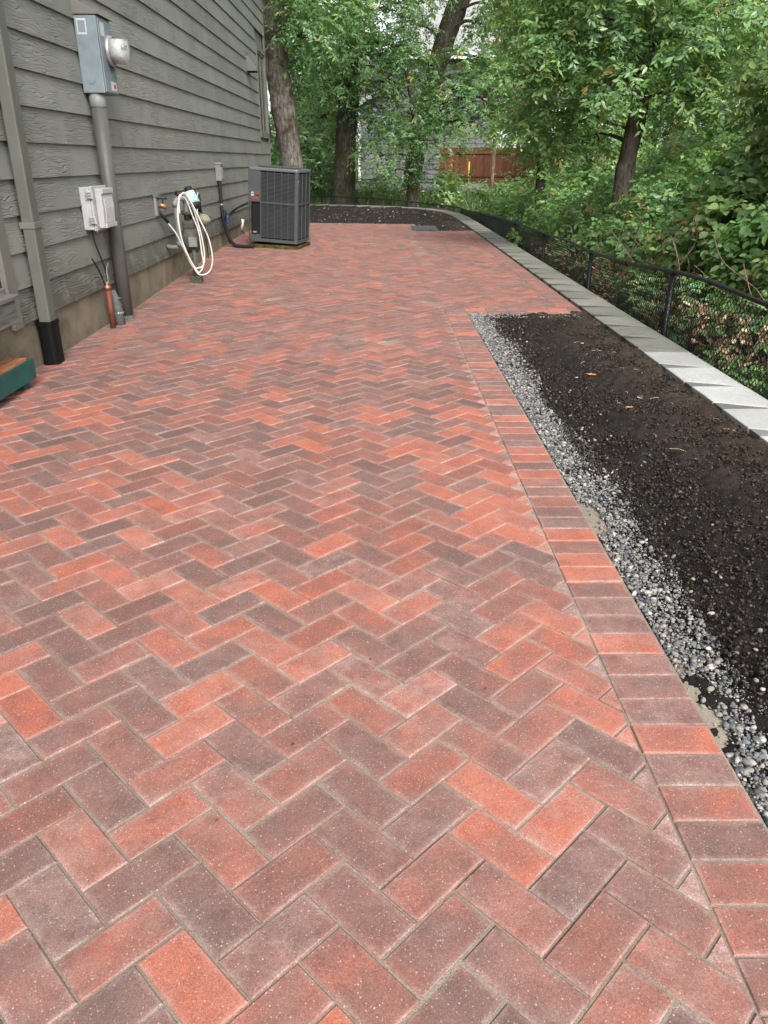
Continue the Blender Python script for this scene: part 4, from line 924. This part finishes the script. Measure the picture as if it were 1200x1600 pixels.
def gnd(px, py, z):
    u = (px-600)/FPX; v = (py-800)/FPX; d = math.sin(PITCH)+v*math.cos(PITCH); f = math.cos(PITCH)-v*math.sin(PITCH); t_ = (CAMH-z)/d
    return (u*math.cos(YAW)+f*math.sin(YAW))*t_, (f*math.cos(YAW)-u*math.sin(YAW))*t_
for i, (px, py, sz, rot, mt, lb) in enumerate([(932, 585, .07, 2.6, 'leaf_orange', 'curled orange leaf in the middle of the near soil bed'), (909, 536, .04, 1, 'leaf_pale', 'small pale leaf near the head of the near soil bed'),
        (994, 560, .05, .3, 'leaf_pale', 'small pale leaf beside the cap stones'), (990, 635, .05, 2.9, 'leaf_tan', 'tan leaf lying right of the orange leaf on the soil'), (1003, 622, .04, 2.0, 'leaf_tan', 'darker tan leaf scrap on the soil bed')]):
    x_, y_ = gnd(px, py, 0); fallen(i, x_, y_, -.004, sz, rot, mt, lb)
st_ = []
for i in range(22):
    x_ = rng.uniform(1.5, 2.05); y_ = rng.uniform(2.2, 6.5); a_ = rng.uniform(0, 6.3); l_ = rng.uniform(.02, .09)
    st_.append((x_, y_, a_, l_))
m_ = MB()
for x_, y_, a_, l_ in st_: m_.tube([(x_, y_, .002), (x_+.5*l_*math.cos(a_)+.006, y_+.5*l_*math.sin(a_), .008), (x_+l_*math.cos(a_), y_+l_*math.sin(a_), .003)], .0008, 4)
tag(m_.build('straw', M['leaf_pale']), 'dry straw bits strewn over the near soil bed', kind='stuff')

# ------------------------------------------------------------------ neighbour house, cedar fence, marker
NH = thing('neighbour_house', (4, 46, .3), 'pale grey neighbouring house with shingled roof behind the trees', 'house')
def n_under(o): return under(o, NH)
nx0, nx1, ny = -.95, 13.0, 46.0
sd_ = MB(); zc = .45
while zc < 6.4:
    x0_ = nx0; x1_ = nx1
    sd_.prism([(ny+.02, zc+.27), (ny-.004, zc+.27), (ny-.035, zc), (ny+.02, zc)][::-1], x0_, x1_, 'x'); zc += .25
n_under(sd_.build('siding', M['n_wall']))
m_ = MB(); m_.box(nx0+.05, nx1, ny+.03, ny+9, .2, 6.4); n_under(m_.build('wall_core', M['n_wall']))
m_ = MB(); m_.box(nx0-.06, nx0+.06, ny-.06, ny+.05, .35, 4.0); n_under(m_.build('corner_board', M['n_trim']))
# low front roof slope to the left and main roof
m_ = MB(); m_.prism([(-1.4, 3.75), (-1.4, 3.98), (2.2, 5.75), (2.2, 5.5)], ny-.5, ny+9.2, 'y'); n_under(m_.build('side_roof', M['shingle']))
rf_ = MB(); r0 = 0
for i in range(16):
    y0_, y1_ = ny-.6+i*.33, ny-.6+(i+1)*.33+.05; z0_, z1_ = 6.3+i*.2, 6.3+(i+1)*.2+.03
    rf_.add([(1.2, y0_, z0_), (13.6, y0_, z0_), (13.6, y1_, z1_), (1.2, y1_, z1_), (1.2, y0_, z0_-.05), (13.6, y0_, z0_-.05)], [(0,1,2,3), (4,5,1,0)])
n_under(rf_.build('roof', M['shingle']))
m_ = MB(); m_.box(1.1, 13.7, ny-.66, ny-.55, 6.1, 6.36); n_under(m_.build('fascia', M['n_trim']))
for (a_, b_, c_, d_) in ((6.2, 7.6, 1.9, 2.9), (9.3, 10.8, 2.6, 4.0)):
    m_ = MB(); m_.box(a_, b_, ny-.07, ny-.04, c_, d_); wf = n_under(m_.build('window', M['n_trim'])); m_ = MB(); m_.box(a_+.1, b_-.1, ny-.085, ny-.072, c_+.1, d_-.1); o = m_.build('pane', M['pane']); o.parent = wf
    o.matrix_parent_inverse = Matrix.Translation((-4, -46, -.3))
CF = thing('cedar_fence', (6, 43.5, .3), 'red brown cedar board fence in front of the neighbouring house', 'fence')
x_ = 3.2; i = 0
while x_ < 9.2:
    m_ = MB(); zt = 1.98+rng.uniform(-.02, .02); m_.prism([(x_, .25), (x_+.135, .25), (x_+.135, zt-.04), (x_+.11, zt), (x_+.025, zt), (x_, zt-.04)], 43.5, 43.52, 'y'); under(m_.build('board', M['cedar']), CF); x_ += .14
for zz in (.6, 1.68): m_ = MB(); m_.box(3.2, 9.2, 43.44, 43.498, zz, zz+.10); under(m_.build('rail', M['cedar']), CF)
YM = thing('marker_post', (4.15, 38, .2), 'short yellow marker post in front of the cedar fence', 'post')
m_ = MB(); m_.tube([(0, 0, 0), (0, 0, 1.05), (0, 0, 1.13)], [.04, .04, .02], 10); m_.build('post', M['yellow'], YM, smooth=True)

# ------------------------------------------------------------------ vegetation
def norm(A): return A/np.maximum(1e-9, np.linalg.norm(A, axis=-1, keepdims=True))
def leaf_mesh(name, mat, parent, P, D, N, L, W, tint, oval=False):
    D = norm(D); B = norm(np.cross(N, D)); N = np.cross(D, B); n = len(P)
    if oval: tpl = np.array([(0, 0, 0), (.28, .44, .10), (.68, .40, .10), (1, 0, -.06), (.68, -.40, .10), (.28, -.44, .10)]); F0 = np.array([(0, 3, 2, 1), (0, 5, 4, 3)])
    else: tpl = np.array([(0, 0, 0), (.42, .5, .10), (1, 0, -.06), (.42, -.5, .10)]); F0 = np.array([(0, 2, 1), (0, 3, 2)])
    V = P[:, None]+D[:, None]*(tpl[None, :, 0]*L[:, None])[..., None]+B[:, None]*(tpl[None, :, 1]*W[:, None])[..., None]+N[:, None]*(tpl[None, :, 2]*W[:, None])[..., None]
    F = (F0[None]+(np.arange(n)*len(tpl))[:, None, None]).reshape(-1, F0.shape[1])
    return np_mesh(name, V.reshape(-1, 3), F, mat, parent, np.repeat(tint, len(tpl), 0))
UP = np.array([0, 0, 1.0])
def twig_leaves(O, D, TL, n, L, W, droop=.25, hue=None, val=None, pair=True):
    """leaves set along twigs; O,D (m,3), TL (m,) -> arrays per leaf"""
    m_ = len(O); D = norm(D); t_ = (np.arange(n)+.4)/n; t_ = np.repeat(t_[None], m_, 0)+NR.normal(0, .03, (m_, n))
    P = O[:, None]+D[:, None]*(t_*TL[:, None])[..., None]-UP*((t_**2)*TL[:, None]*droop)[..., None]
    S_ = norm(np.cross(D, UP)+NR.normal(0, .15, (m_, 3)))
    sg = np.where((np.arange(n) % 2) == 0, 1, -1)[None, :, None]
    LD = norm(D[:, None]*.35+S_[:, None]*sg*.85-UP*.45+NR.normal(0, .30, (m_, n, 3)))
    LN = norm(UP*.75+NR.normal(0, .33, (m_, n, 3))+D[:, None]*1.15)
    l_ = L*NR.uniform(.5, 1.25, (m_, n))*np.repeat(NR.uniform(.75, 1.25, m_)[:, None], n, 1); w_ = l_*W*NR.uniform(.8, 1.15, (m_, n))
    hu = np.repeat((hue if hue is not None else NR.rand(m_))[:, None], n, 1)+NR.normal(0, .10, (m_, n))
    va = np.repeat((val if val is not None else np.ones(m_))[:, None], n, 1)*NR.uniform(.75, 1.25, (m_, n))
    T = np.stack([np.where(np.repeat((hue if hue is not None else np.zeros(m_))[:, None], n, 1) > .87, np.clip(hu, 0, 1), np.clip(hu, 0, .86)), va, np.zeros((m_, n)), np.ones((m_, n))], -1)
    return P.reshape(-1, 3), LD.reshape(-1, 3), LN.reshape(-1, 3), l_.ravel(), w_.ravel(), T.reshape(-1, 4)
def clump_twigs(c_, r_, m_, tl, up=.0, shell=.62):
    d = norm(NR.normal(0, 1, (m_, 3))); rad = (shell+(1-shell)*NR.rand(m_)**.6)*.85
    O = np.array(c_)+d*np.array(r_)*rad[:, None]
    D = norm(d*np.array([1, 1, .45])+NR.normal(0, .45, (m_, 3))+UP*up); return O, D, tl*NR.uniform(.6, 1.3, m_)
def crown(name, mat, parent, clumps, dens, tl, n, L, W, droop=.25, oval=False, up=0., hue0=.45, shell=.62, yel=.04):
    out = []
    for cl in clumps:
        c_, r_ = cl[0], cl[1]; k_ = cl[2] if len(cl) > 2 else 1
        m_ = max(4, int(dens*k_*(r_[0]*r_[2]+r_[1]*r_[2]+r_[0]*r_[1])/3))
        O, D, TL = clump_twigs(c_, r_, m_, tl, up, shell)
        hue = np.clip(hue0+NR.normal(0, .10)+NR.normal(0, .13, m_), 0, .86); hue = np.where(NR.rand(m_) < yel, NR.uniform(.88, 1, m_), hue)
        out.append(twig_leaves(O, D, TL, n, L, W, droop, hue, NR.uniform(.8, 1.2, m_)*NR.uniform(.85, 1.15)))
    A = [np.concatenate([o_[i] for o_ in out]) for i in range(6)]
    return leaf_mesh(name, mat, parent, *A, oval=oval)
def limb_path(a_, b_, sag=.12):
    a_, b_ = Vector(a_), Vector(b_); d = (b_-a_); L_ = d.length; pts = [a_]
    for t_ in (.25, .5, .75): pts.append(a_+d*t_+Vector((rng.uniform(-.07, .07)*L_, rng.uniform(-.07, .07)*L_, sag*L_*math.sin(math.pi*t_)+rng.uniform(-.04, .04)*L_)))
    pts.append(b_); return catmull(pts, 4)
def tree(name, label, base, trunk, radii, barkm, clumps, leafm, dens, tl, n, L, W, droop=.3, group=None, up=0., hue0=.45, oval=False, limb_r=.05, limbs=True, cat='tree', shell=.62, yel=.04):
    t = empty(name, base, label, cat, group)
    P = catmull(trunk, 8); R_ = [float(np.interp(i/(len(P)-1), np.linspace(0, 1, len(radii)), radii)) for i in range(len(P))]
    R_ = [r_*(1+rng.uniform(-.06, .06)) for r_ in R_]
    m_ = MB(); m_.tube(P, R_, 14, jit=.05, rn=rng); under(m_.build('trunk', barkm, smooth=True), t)
    if limbs:
        tw = MB()
        for cl in clumps:
            c_ = Vector(cl[0]); cand = [p for p in P[len(P)//4:] if p.z < c_.z+.6] or P[len(P)//3:]
            a_ = min(cand, key=lambda p: (p-c_).length+.5*max(0, p.z-c_.z)); pa = limb_path(a_, c_); r0_ = limb_r*rng.uniform(.7, 1.2)
            lb = MB(); lb.tube(pa, [r0_*(1-.8*i/(len(pa)-1)) for i in range(len(pa))], 6); under(lb.build('limb', barkm, smooth=True), t)
            for _ in range(4):
                e_ = c_+Vector((rng.uniform(-1, 1)*cl[1][0], rng.uniform(-1, 1)*cl[1][1], rng.uniform(-.7, .7)*cl[1][2]))*.85
                pa2 = limb_path(pa[len(pa)*2//3], e_, .05); tw.tube(pa2, [r0_*.35*(1-.75*i/(len(pa2)-1)) for i in range(len(pa2))], 5)
        under(tw.build('twigs', barkm, smooth=True, kind='stuff'), t)
    c_ = crown('crown', leafm, None, clumps, dens, tl, n, L, W, droop, oval, up, hue0, shell, yel); under(c_, t); return t
def C(px, py, Y, rx, ry, rz, k_=1): p = at(px, py, Y); return ((p.x, p.y, p.z), (rx, ry, rz), k_)
A_ = lambda px, py, Y: tuple(at(px, py, Y))

# big leaning oak just past the house corner
b = at(455, 300, 24); b.z = terrain(b.x, b.y)
tree('oak_tree', 'thick oak with pale bark leaning behind the house corner', tuple(b), [(b.x+.05, b.y, b.z-.2), A_(457, 262, 24), A_(441, 160, 24), A_(428, 70, 24), A_(424, 5, 24), A_(415, -150, 24), A_(430, -300, 24)], [.5, .30, .33, .36, .36, .32, .2], M['bark_oak'],
     [C(455, 20, 23, .5, .6, .5), C(490, 60, 23.4, .8, .9, .6), C(478, 100, 24.4, .5, .7, .45), C(440, -90, 23, 1.8, 1.5, .9), C(530, 10, 23.8, 1.0, 1.2, .7), C(560, -110, 24, 2, 2, 1.1), C(470, 225, 25.5, .7, .6, .6), C(432, 215, 25.0, .5, .5, .6)],
     M['leaf_ash'], 250, .55, 11, .13, .36, limb_r=.08)
# second dark trunk
b = at(538, 300, 29.5); b.z = terrain(b.x, b.y)
tree('ash_tree', 'dark mossy trunk rising left of the neighbouring house', tuple(b), [(b.x, b.y, b.z-.2), A_(538, 285, 29.5), A_(540, 220, 29.5), A_(545, 150, 29.5), A_(548, 60, 29.5), A_(560, -80, 29.5), A_(570, -260, 29.5)], [.48, .38, .36, .34, .28, .24, .12], M['bark_dark'],
     [C(560, 95, 28.3, 1.3, 1.0, .65), C(520, 130, 28.6, 1.0, 1.0, .6), C(585, 20, 28.2, 1.6, 1.2, .8), C(530, 40, 28.4, 1.4, 1.2, .8), C(600, 130, 29, 1.0, 1, .5), C(500, 185, 30, 1.0, .9, .7), C(565, 175, 29.2, .6, .6, .4), C(550, -90, 29, 3, 2.4, 1.4), C(620, 75, 28.6, .9, .9, .5), C(640, -30, 29, 1.6, 1.6, .8)],
     M['leaf_ash'], 240, .55, 11, .135, .36, limb_r=.09)
# leaning tree in the middle
b = at(640, 302, 32); b.z = terrain(b.x, b.y)
tree('leaning_tree', 'mossy trunk leaning right in front of the grey roof', tuple(b), [(b.x, b.y, b.z-.2), A_(645, 270, 32), A_(664, 180, 32), A_(683, 100, 32), A_(716, 5, 32), A_(765, -120, 32), A_(800, -260, 32)], [.40, .34, .33, .33, .36, .28, .15], M['bark_dark'],
     [C(700, 165, 30.8, 1.5, 1.1, .7), C(750, 150, 30.6, 1.5, 1.2, .8), C(640, 195, 31, 1.3, 1.0, .65), C(780, 95, 31, 1.2, 1.1, .6), C(620, 120, 31.3, .9, .9, .5), C(725, 195, 30.5, 1.0, .8, .35), C(700, -90, 31, 3, 2.4, 1.0), C(760, 40, 31.6, .8, .8, .35), C(650, 40, 31.8, .7, .7, .35), C(790, 15, 31, 1.0, 1, .5), C(640, 85, 30.9, .9, .8, .5), C(735, 85, 30.6, 1.0, .8, .5), C(770, 125, 30.4, 1.0, .8, .5), C(605, 75, 31, .8, .8, .4), C(690, 130, 30.4, .9, .8, .4), C(800, 170, 30.2, .9, .8, .5)],
     M['leaf_ash'], 230, .55, 11, .135, .36, limb_r=.08)
# small tree in front of it
b = at(645, 306, 28.7); b.z = terrain(b.x, b.y)
tree('young_tree', 'slim young tree just outside the back fence', tuple(b), [(b.x, b.y, b.z-.2), A_(644, 300, 28.7), A_(646, 250, 28.7), A_(651, 205, 28.7), A_(640, 140, 28.7), A_(630, 90, 28.7)], [.26, .18, .14, .11, .07, .03], M['bark_dark'],
     [C(615, 215, 28, 1.0, .9, .5), C(680, 222, 28, 1.2, .9, .5), C(590, 245, 28.2, .9, .8, .45), C(640, 175, 28.1, 1.0, .8, .5), C(600, 180, 28.3, .8, .8, .4), C(625, 265, 28.2, .6, .6, .3), C(670, 270, 28.4, .6, .6, .3)],
     M['leaf_ash'], 220, .50, 11, .125, .34, limb_r=.035)
# bare snag hanging in front of the roof
sg = thing('bare_snag', A_(778, 300, 30.5), 'bare broken pale trunk standing left of the leafy right hand trees', 'dead tree')
m_ = MB(); m_.tube(catmull([A_(768, 300, 30.5), A_(774, 200, 30.5), A_(778, 136, 30.5), A_(787, 90, 30.5), A_(792, 40, 30.5), A_(793, -40, 30.5)], 5), [.07]*12+[.10]*14, 8, jit=.08, rn=rng); under(m_.build('trunk', M['bark_snag'], smooth=True), sg)
m_ = MB()
for a_, b_ in ((A_(791, 60, 30.5), A_(812, 30, 30.3)), (A_(788, 85, 30.5), A_(770, 50, 30.6)), (A_(793, 20, 30.5), A_(770, -15, 30.6))): m_.tube(limb_path(a_, b_), .035, 6)
under(m_.build('branch_stub', M['bark_snag'], smooth=True), sg)
# right hand leaning trunk
b = at(960, 350, 13); b.z = terrain(b.x, b.y)
tree('maple_tree', 'dark leaning trunk in the right hand thicket', tuple(b), [(b.x-.05, b.y, b.z-.3), A_(965, 345, 13), A_(978, 260, 13), A_(998, 170, 13), A_(1010, 80, 13), A_(1030, -40, 13), A_(1060, -200, 13)], [.19, .15, .14, .13, .12, .09, .04], M['bark_dark'],
     [C(930, 40, 12.4, .75, .6, .45), C(860, 60, 12.8, .7, .7, .4), C(880, 130, 13, .75, .7, .40), C(960, 130, 12.2, .5, .5, .30), C(1060, 60, 12.4, .7, .7, .40), C(840, 190, 13.6, .6, .6, .35), C(900, 215, 13.6, .6, .6, .35), C(1080, 150, 12.6, .6, .6, .4), C(970, -30, 12.4, 1.1, 1, .45), C(830, 5, 13.4, .7, .7, .35), C(1140, 20, 12.5, .8, .8, .5), C(870, -60, 13, 1.2, 1, .45), C(1130, 110, 13.2, .8, .7, .45)],
     M['leaf_ash'], 560, .34, 10, .105, .40, limb_r=.035, hue0=.55)
b = at(845, 320, 19); b.z = terrain(b.x, b.y)
tree('alder_tree', 'slender leafy tree behind the dark leaning trunk', tuple(b), [(b.x, b.y, b.z-.3), A_(848, 230, 19), A_(856, 120, 19), A_(850, 30, 19), A_(860, -120, 19)], [.12, .10, .08, .06, .03], M['bark_dark'],
     [C(820, 120, 18.6, .9, .8, .55), C(870, 160, 18.8, .9, .8, .55), C(840, 60, 18.6, 1.0, .9, .55), C(900, 90, 19, 1.0, .9, .6), C(810, 200, 19, .7, .7, .45), C(880, 240, 19, .9, .8, .5), C(860, -20, 18.8, 1.3, 1.2, .6), C(940, 190, 19.3, .9, .8, .6), C(950, 40, 19.4, 1, .9, .6), C(805, 40, 19, .5, .5, .4)],
     M['leaf_ash'], 330, .42, 10, .12, .40, limb_r=.04, hue0=.62)
# trees and hedges farther back that close the view
def bushy(name, label, pts, mat, dens, tl, n, L, W, hue0=.4, group=None, oval=False, up=.15, stem=True, cat='shrub', droop=.2, shell=.62, yel=.04):
    b = Vector(pts[0][0]); z = terrain(b.x, b.y); t = empty(name, (b.x, b.y, z), label, cat, group)
    if stem:
        m_ = MB()
        for cl in pts:
            c_ = Vector(cl[0]); zz = terrain(c_.x, c_.y); g0 = Vector((b.x*.4+c_.x*.6, b.y*.4+c_.y*.6, min(zz, z)-.1))
            pa = limb_path(g0, c_, .08); m_.tube(pa, [.022*(1-.6*i/(len(pa)-1)) for i in range(len(pa))], 5)
        under(m_.build('stems', M['bark_dark'], smooth=True), t)
    under(crown('foliage', mat, None, pts, dens, tl, n, L, W, droop, oval, up, hue0, shell, yel), t); return t
def W3(x, y, z, rx, ry, rz, k_=1): return ((x, y, z), (rx, ry, rz), k_)
far = [('dense dark evergreen filling the gap beside the house corner', -4.6, 35, 3.6, 2.6, 'leaf_dark', .45), ('dark evergreen mass behind the two big trunks', -2.2, 38.5, 3.4, 1.9, 'leaf_dark', .5), ('tall green tree far left beyond the evergreens', -7.5, 44, 6.0, 3.6, 'leaf_ash', .6)]
for lb, x_, y_, zc, rw, mt, h0 in far:
    zg = terrain(x_, y_); cl = []
    for q in range(9): cl.append(W3(x_+rng.uniform(-1, 1)*rw*.75, y_+rng.uniform(-.8, .8), zg+.5+zc*1.8*(q/8.0)*1.0+.2, rw*.62, 1.1, zc*.30))
    tree('background_tree', lb, (x_, y_, zg), [(x_, y_, zg-.2), (x_+.1, y_, zg+zc*.6), (x_, y_, zg+zc*1.3), (x_, y_, zg+zc*1.9)], [.25, .2, .14, .05], M['bark_dark'], cl, M[mt], 190, .6, 10, .18, .45, group='trees closing the view', hue0=h0, limbs=False)
for lb, x_, y_, zc, rw, h0 in (('green tree behind the right hand thicket', 13.5, 33, 4.6, 3.2, .5), ('broad green tree at the far right edge', 12.0, 24, 4.4, 2.6, .5), ('leafy tree rising beyond the end of the cedar fence', 10.2, 38, 4.2, 2.2, .55), ('green tree closing the gap behind the alder', 8.2, 26.5, 3.4, 1.8, .5)):
    zg = terrain(x_, y_); cl = [W3(x_+rng.uniform(-1, 1)*rw*.8, y_+rng.uniform(-1, 1), zg+.6+zc*1.7*(q/9.0), rw*.55, 1.2, zc*.27) for q in range(10)]
    tree('background_tree', lb, (x_, y_, zg), [(x_, y_, zg-.2), (x_+.15, y_, zg+zc*.6), (x_, y_, zg+zc*1.3), (x_, y_, zg+zc*1.8)], [.2, .16, .1, .04], M['bark_dark'], cl, M['leaf_ash'], 240, .55, 10, .155, .45, group='trees closing the view', hue0=h0, limbs=False)

# thicket on the right behind the fence
thick = [
 ('glossy bramble bush bulging over the fence at the right edge', [W3(4.0, 6.6, .75, .75, .6, .55), W3(4.3, 7.2, 1.25, .7, .6, .5), W3(3.7, 7.4, .55, .5, .5, .45), W3(4.6, 6.6, 1.6, .7, .6, .5), W3(3.5, 6.4, .2, .4, .5, .35), W3(5.1, 7.6, 1.9, .8, .7, .6)], 'leaf_bush', 1600, .28, 7, .088, .66, .70),
 ('round leaved sapling cluster left of the bramble bush', [W3(3.9, 8.6, .75, .55, .5, .45), W3(4.2, 9.0, 1.2, .6, .5, .45), W3(3.7, 9.4, .5, .45, .5, .4), W3(4.5, 8.6, 1.55, .6, .5, .4)], 'leaf_bush', 1500, .26, 7, .085, .72, .76),
 ('tall leafy shrub filling the upper right corner', [W3(4.6, 7.6, 2.2, .8, .6, .5), W3(4.0, 8.2, 2.05, .6, .5, .4), W3(5.4, 8.0, 2.5, .9, .7, .6), W3(4.4, 7.8, 2.75, .8, .7, .4), W3(5.6, 9.4, 1.6, .9, .7, .8)], 'leaf_ash', 1500, .32, 10, .075, .48, .62),
 ('low green shrub spilling behind the middle fence panels', [W3(3.7, 11.2, .35, .6, .6, .4), W3(4.2, 11.9, .75, .7, .6, .45), W3(3.6, 12.6, .2, .5, .6, .35), W3(4.8, 11.2, 1.0, .7, .6, .5)], 'leaf_bush', 1100, .30, 8, .085, .62, .50),
 ('pale green shrub around the foot of the leaning trunk', [W3(3.9, 14.6, .4, .7, .7, .45), W3(4.7, 15.2, .8, .8, .7, .5), W3(3.8, 16.2, .25, .6, .7, .40), W3(5.2, 13.8, 1.2, .8, .7, .6)], 'leaf_bush', 800, .34, 8, .10, .60, .60),
 ('bushy shrub along the fence beyond the leaning trunk', [W3(4.2, 18.0, .4, .8, .8, .5), W3(5.2, 18.8, .9, 1.0, .9, .6), W3(4.1, 20.2, .25, .8, .9, .5)], 'leaf_bush', 560, .38, 8, .115, .58, .58),
 ('bright shrub near the far fence corner', [W3(4.2, 23.0, .25, .9, .9, .45), W3(5.2, 24.0, .7, 1.2, 1.0, .7), W3(3.9, 25.2, .1, .8, .9, .4), W3(6.6, 22.5, 1.1, 1.2, 1.0, .8)], 'leaf_ash', 420, .42, 9, .125, .50, .68),
 ('leafy bush in front of the cedar fence', [W3(4.6, 31.0, .35, .8, .8, .35), W3(6.4, 31.0, .5, 1.0, .8, .4), W3(3.4, 31.5, .45, .4, .5, .4)], 'leaf_bush', 300, .5, 9, .15, .52, .62),
 ('dark thicket deep behind the right hand bushes', [W3(6.4, 10.5, 1.2, 1.1, .8, 1.0), W3(7.2, 13.0, 1.6, 1.3, .9, 1.2), W3(6.2, 13.5, .8, 1.1, .9, .8), W3(7.4, 16.5, 1.6, 1.5, 1.0, 1.2), W3(6.4, 17.5, .9, 1.2, 1.0, .8), W3(6.6, 8.6, 1.5, .9, .8, 1.0), W3(8.0, 12, 3.0, 1.3, 1.2, 1.0)], 'leaf_dark', 620, .40, 9, .12, .50, .5),
 ('shrub behind the second trunk at the back fence', [W3(-2.6, 31, .55, .9, .7, .55), W3(-1.9, 31.8, 1.0, .9, .7, .6), W3(-3.4, 32, 1.0, .9, .7, .7)], 'leaf_dark', 330, .45, 9, .13, .45, .55),
 ('small shrub left of the slim young tree', [W3(-.4, 30.4, .45, .7, .6, .4), W3(.3, 30.9, .6, .6, .6, .4)], 'leaf_bush', 330, .42, 9, .12, .45, .62),
 ('yellowish sapling beside the fence corner', [W3(2.3, 28.6, .35, .35, .35, .45), W3(2.55, 28.9, .75, .3, .3, .35)], 'leaf_bush', 500, .35, 8, .13, .55, .84)]
thick.append(('low shrub behind the fence right of the bramble bush', [W3(4.4, 3.4, .2, .7, .8, .5), W3(5.2, 4.4, .6, .8, .8, .6), W3(4.3, 1.6, .1, .7, .8, .5)], 'leaf_bush', 900, .28, 7, .09, .66, .55))
for lb, pts, mt, dens, tl, n, L, W, h0 in thick:
    bushy('shrub', lb, pts, M[mt], dens, tl, n, L, W, h0, 'bushes beyond the fences', oval=(pts[0][0][1] < 13), shell=.66)
# dry brown leaf drift and ivy behind the near chain link
n = 5200; Y = 4.2+11*NR.rand(n)**1.2; X = 2.74+.55*NR.rand(n)**1.2; Zt = -.42+.68*NR.rand(n)*np.clip(1.1-.035*(Y-4), .4, 1)
dense = (np.sin(Y*1.9+.6)+np.sin(Y*4.3+Zt*5))*.5 > -.25; X, Y, Zt = X[dense], Y[dense], Zt[dense]; n = len(X)
T = np.stack([NR.rand(n)*.95, NR.uniform(.7, 1.25, n), np.zeros(n), np.ones(n)], -1)
tag(leaf_mesh('dry_leaves', M['leaf_dry'], None, np.stack([X, Y, Zt], -1), NR.normal(0, 1, (n, 3)), NR.normal(0, .7, (n, 3))+np.array([-.4, -.4, .6]), NR.uniform(.04, .085, n), NR.uniform(.025, .05, n), T, True), 'dry brown leaves caught behind the near chain link', kind='stuff')
ivy = [('dark ivy clump behind the rightmost fence panel', [W3(2.95, 4.7, -.05, .22, .35, .30), W3(3.0, 5.3, -.15, .2, .35, .22)]), ('green creeper at the foot of the nearest fence post', [W3(2.86, 6.35, -.18, .12, .30, .16), W3(2.9, 5.9, -.22, .12, .3, .14)]), ('fresh green sprig beside the nearest post', [W3(2.80, 7.15, -.02, .06, .14, .13)]),
       ('ivy showing through the middle of the near panel', [W3(3.05, 6.6, .18, .2, .3, .16), W3(3.05, 7.5, .2, .2, .4, .2)]), ('leafy creeper behind the second fence panel', [W3(2.95, 9.0, .05, .2, .5, .25), W3(2.95, 8.3, -.1, .2, .3, .2)]), ('small bright weed poking over the far caps', [W3(2.62, 15.0, .10, .12, .2, .16)]), ('trailing ivy behind the farther fence panels', [W3(3.0, 11.0, 0, .2, .7, .25), W3(3.0, 13.2, -.02, .2, .8, .25), W3(3.0, 16.5, -.05, .2, .9, .22)])]
for lb, pts in ivy: bushy('ivy', lb, pts, M['leaf_bush'], 2600 if pts[0][0][1] < 8 else 1500, .14, 6, .062, .74, .55 if 'dark' in lb else .66, 'creepers behind the fence', True, stem=False, cat='creeper')
# grass and weeds outside the back fence
n = 9000; X = -6+9.5*NR.rand(n); Y = 28.9+5.5*NR.rand(n)-.25*np.clip(X, -3, 3); Zg = np.array([terrain(a_, b_) for a_, b_ in zip(X, Y)])
T = np.stack([np.clip(NR.normal(.5, .25, n), 0, 1), NR.uniform(.75, 1.3, n), np.zeros(n), np.ones(n)], -1)
tag(leaf_mesh('tall_grass', M['grass'], None, np.stack([X, Y, Zg], -1), np.stack([NR.normal(0, .35, n), NR.normal(0, .35, n), np.ones(n)], -1), NR.normal(0, 1, (n, 3)), NR.uniform(.25, .75, n), NR.uniform(.02, .06, n), T), 'tall grass and weeds outside the back fence', kind='stuff')
n = 9000; X = 3.0+6*NR.rand(n)**1.5; Y = 9+24*NR.rand(n); Zg = np.array([terrain(a_, b_) for a_, b_ in zip(X, Y)])
T = np.stack([np.clip(NR.normal(.45, .25, n), 0, 1), NR.uniform(.7, 1.2, n), np.zeros(n), np.ones(n)], -1)
tag(leaf_mesh('undergrowth', M['grass'], None, np.stack([X, Y, Zg], -1), np.stack([NR.normal(0, .5, n), NR.normal(0, .5, n), np.ones(n)], -1), NR.normal(0, 1, (n, 3)), NR.uniform(.2, .6, n), NR.uniform(.03, .09, n), T), 'weedy undergrowth on the slope beyond the fence', kind='stuff')
# dry canes tangled in the thicket
m_ = MB()
for i in range(130):
    y_ = rng.uniform(5.0, 11); x_ = rng.uniform(2.85, 3.9); p_ = Vector((x_, y_, terrain(x_, y_))); e_ = p_+Vector((rng.uniform(-.5, .6), rng.uniform(-.8, .8), rng.uniform(.6, 1.5)))
    m_.tube(limb_path(p_, e_, .15), .0045, 4)
tag(m_.build('dry_canes', M['bark_snag'], smooth=True), 'thin dry canes tangled through the right hand thicket', kind='stuff')

n = 90; X = -2.2+2.8*NR.rand(n); Y = 1.0+7*NR.rand(n)
T = np.stack([NR.rand(n)*.6, NR.uniform(.15, .9, n), np.zeros(n), np.ones(n)], -1)
tag(leaf_mesh('litter', M['leaf_dry'], None, np.stack([X, Y, np.full(n, .004)], -1), np.stack([NR.normal(0, 1, n), NR.normal(0, 1, n), NR.uniform(0, .12, n)], -1), np.stack([NR.normal(0, .2, n), NR.normal(0, .2, n), np.ones(n)], -1), NR.uniform(.006, .016, n), NR.uniform(.003, .007, n), T), 'tiny dark scraps of leaf scattered over the pavers', kind='stuff')
